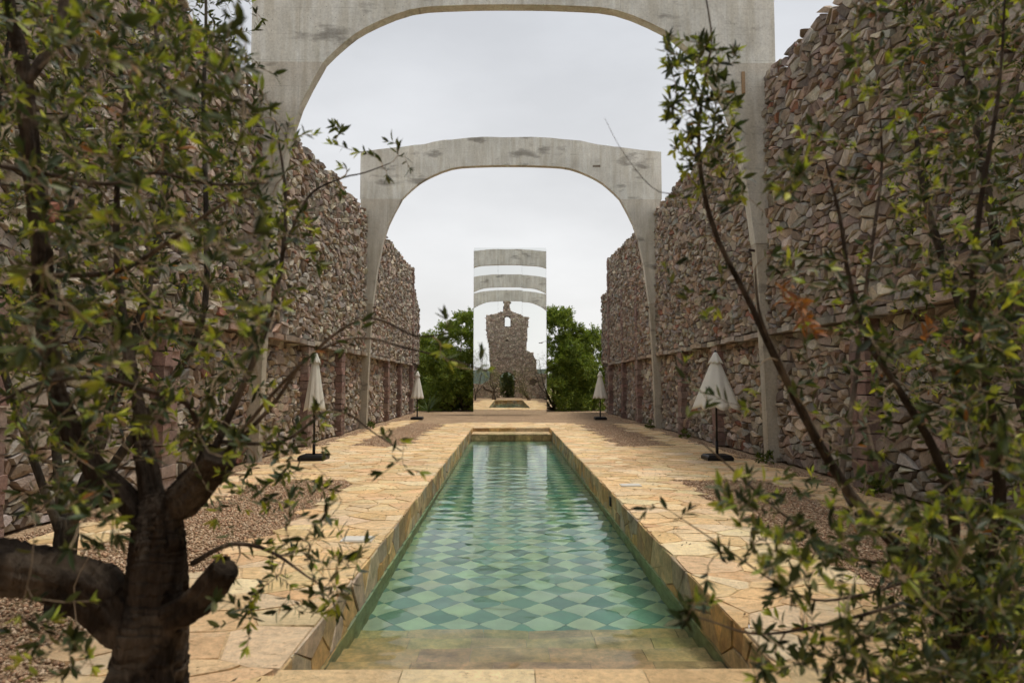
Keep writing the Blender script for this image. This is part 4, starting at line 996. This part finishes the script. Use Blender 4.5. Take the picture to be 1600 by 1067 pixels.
olive('olive_tree', base3, 'dark bushy olive tree at the right with a long limb leaning toward the pool',
  [('trunk', [(Vector((2.15, 2.9, -0.1)), 0.22), (Vector((2.13, 2.9, 0.2)), 0.16), ((1545, 1040, 2.9), 0.12), ((1510, 960, 2.9), 0.085), ((1475, 905, 2.9), 0.06)]),
   ('limb', G((1500, 950, 2.9, 0.0285), (1440, 890, 2.9, 0.0253), (1370, 820, 2.9, 0.0228), (1318, 755, 2.9, 0.0209), (1262, 660, 2.88, 0.0178), (1210, 555, 2.86, 0.0152), (1165, 460, 2.84, 0.0127), (1122, 375, 2.82, 0.0107), (1098, 290, 2.8, 0.0089), (1092, 200, 2.8, 0.0070), (1104, 110, 2.8, 0.0051), (1112, 60, 2.8, 0.0038), (1100, -20, 2.8, 0.0026))),
   ('limb', G((1480, 910, 2.9, 0.0253), (1490, 800, 2.7, 0.0202), (1458, 700, 2.65, 0.0165), (1405, 610, 2.6, 0.0133), (1350, 520, 2.58, 0.0107), (1326, 430, 2.55, 0.0083), (1312, 340, 2.55, 0.0063), (1290, 250, 2.55, 0.0038))),
   ('limb', G((1330, 790, 2.95, 0.0101), (1316, 740, 3.1, 0.0127), (1334, 610, 3.3, 0.0114), (1352, 460, 3.4, 0.0101), (1370, 330, 3.45, 0.0083), (1378, 255, 3.5, 0.0063), (1374, 160, 3.5, 0.0032))),
   ('limb', G((1510, 950, 2.9, 0.0317), (1560, 800, 2.8, 0.0222), (1548, 640, 2.7, 0.0165), (1520, 500, 2.65, 0.0127), (1530, 330, 2.6, 0.0095), (1560, 150, 2.6, 0.0063), (1570, 0, 2.6, 0.0038))),
   ('limb', G((1300, 730, 2.9, 0.0076), (1240, 610, 2.75, 0.0076), (1190, 500, 2.7, 0.0063), (1180, 420, 2.7, 0.0038))),
   ('branch', G((1378, 255, 3.5, 0.0051), (1395, 225, 3.5, 0.0038), (1410, 200, 3.5, 0.0019))),
   ('branch', G((1430, 880, 2.9, 0.0076), (1330, 870, 2.7, 0.0063), (1220, 800, 2.6, 0.0051), (1130, 720, 2.5, 0.0032), (1060, 660, 2.45, 0.0019))),
   ('branch', G((1470, 920, 2.9, 0.0076), (1350, 960, 2.6, 0.0063), (1200, 990, 2.4, 0.0044), (1110, 970, 2.3, 0.0026), (1070, 955, 2.3, 0.0019))),
   ('branch', G((1440, 900, 2.9, 0.0063), (1340, 930, 2.6, 0.0051), (1250, 930, 2.5, 0.0038), (1110, 840, 2.5, 0.0026), (1050, 800, 2.5, 0.0012))),
   ('branch', G((1098, 290, 2.8, 0.0026), (1030, 300, 2.9, 0.0019), (975, 240, 3.0, 0.0012), (945, 185, 3.0, 0.0008)))],
  [], [(1040, 60, 1152, 245, 120, 2.55, 3.05), (1060, 230, 1160, 330, 18, 2.6, 3.0), (1190, 830, 1270, 930, 12, 1.6, 1.9), (1120, 740, 1200, 800, 10, 1.9, 2.2), (1060, 930, 1110, 980, 5, 1.9, 2.1), (1200, 240, 1270, 300, 9, 1.9, 2.3), (1560, 680, 1620, 760, 6, 1.4, 1.6), (1060, 380, 1150, 500, 5, 2.6, 2.9), (1060, 540, 1180, 700, 6, 2.4, 2.7), (1200, 200, 1320, 420, 14, 2.2, 3.0), (1300, 100, 1600, 420, 80, 2.1, 3.6), (1330, -30, 1600, 110, 56, 2.2, 3.4), (1240, 420, 1600, 780, 95, 1.9, 3.4), (1110, 740, 1310, 880, 22, 2.1, 2.9), (1180, 820, 1330, 1067, 30, 1.9, 2.7), (1300, 800, 1620, 1080, 260, 1.7, 3.0), (1380, 860, 1640, 1090, 260, 2.2, 3.6), (1480, 400, 1620, 800, 90, 1.9, 3.2)],
  [(1100, 62, 2.8), (1112, 28, 2.8), (1062, 180, 2.8), (1045, 150, 2.8), (1012, 795, 2.5), (1040, 800, 2.5), (1074, 798, 2.5), (1058, 962, 2.3), (1085, 950, 2.3), (1098, 970, 2.3), (1110, 840, 2.5), (1105, 905, 2.5), (1240, 270, 2.6), (1222, 300, 2.6), (1245, 250, 2.6), (1582, 720, 1.8), (1590, 690, 1.8), (1040, 420, 2.7), (1075, 470, 2.7)],
  0.056, 37, WOOD, 300, dead=[(1235, 470, 2.3), (1250, 495, 2.3), (1225, 455, 2.3), (1262, 510, 2.3), (1255, 475, 2.35), (1245, 480, 2.4), (1262, 500, 2.4), (1238, 465, 2.4), (1270, 520, 2.4), (1455, 508, 2.4)])
b4_ = Vector((4.1, 5.2, 0))
olive('olive_tree', b4_, 'olive tree farther back against the right wall, at the picture\'s edge',
  [('trunk', [(Vector((4.1, 5.2, -0.1)), 0.14), (Vector((4.08, 5.2, 0.3)), 0.10), (Vector((4.05, 5.2, 0.7)), 0.085)]),
   ('limb', [(Vector((4.05, 5.2, 0.6)), 0.06), ((1590, 600, 5.2), 0.045), ((1560, 400, 5.1), 0.034), ((1530, 220, 5.0), 0.024), ((1500, 60, 5.0), 0.014)]),
   ('limb', [(Vector((4.05, 5.2, 0.6)), 0.05), ((1540, 650, 5.0), 0.036), ((1500, 480, 4.9), 0.028), ((1450, 330, 4.8), 0.02), ((1430, 200, 4.8), 0.012)]),
   ('limb', [(Vector((4.07, 5.2, 0.5)), 0.05), ((1660, 560, 5.2), 0.036), ((1650, 300, 5.2), 0.026), ((1620, 100, 5.2), 0.016)])],
  [], [(1400, -40, 1660, 300, 200, 4.2, 6.0), (1380, 280, 1660, 640, 190, 4.2, 5.8)], [], 0.058, 51, (0.09, 0.075, 0.06), 300)
print('done', len(bpy.data.objects))
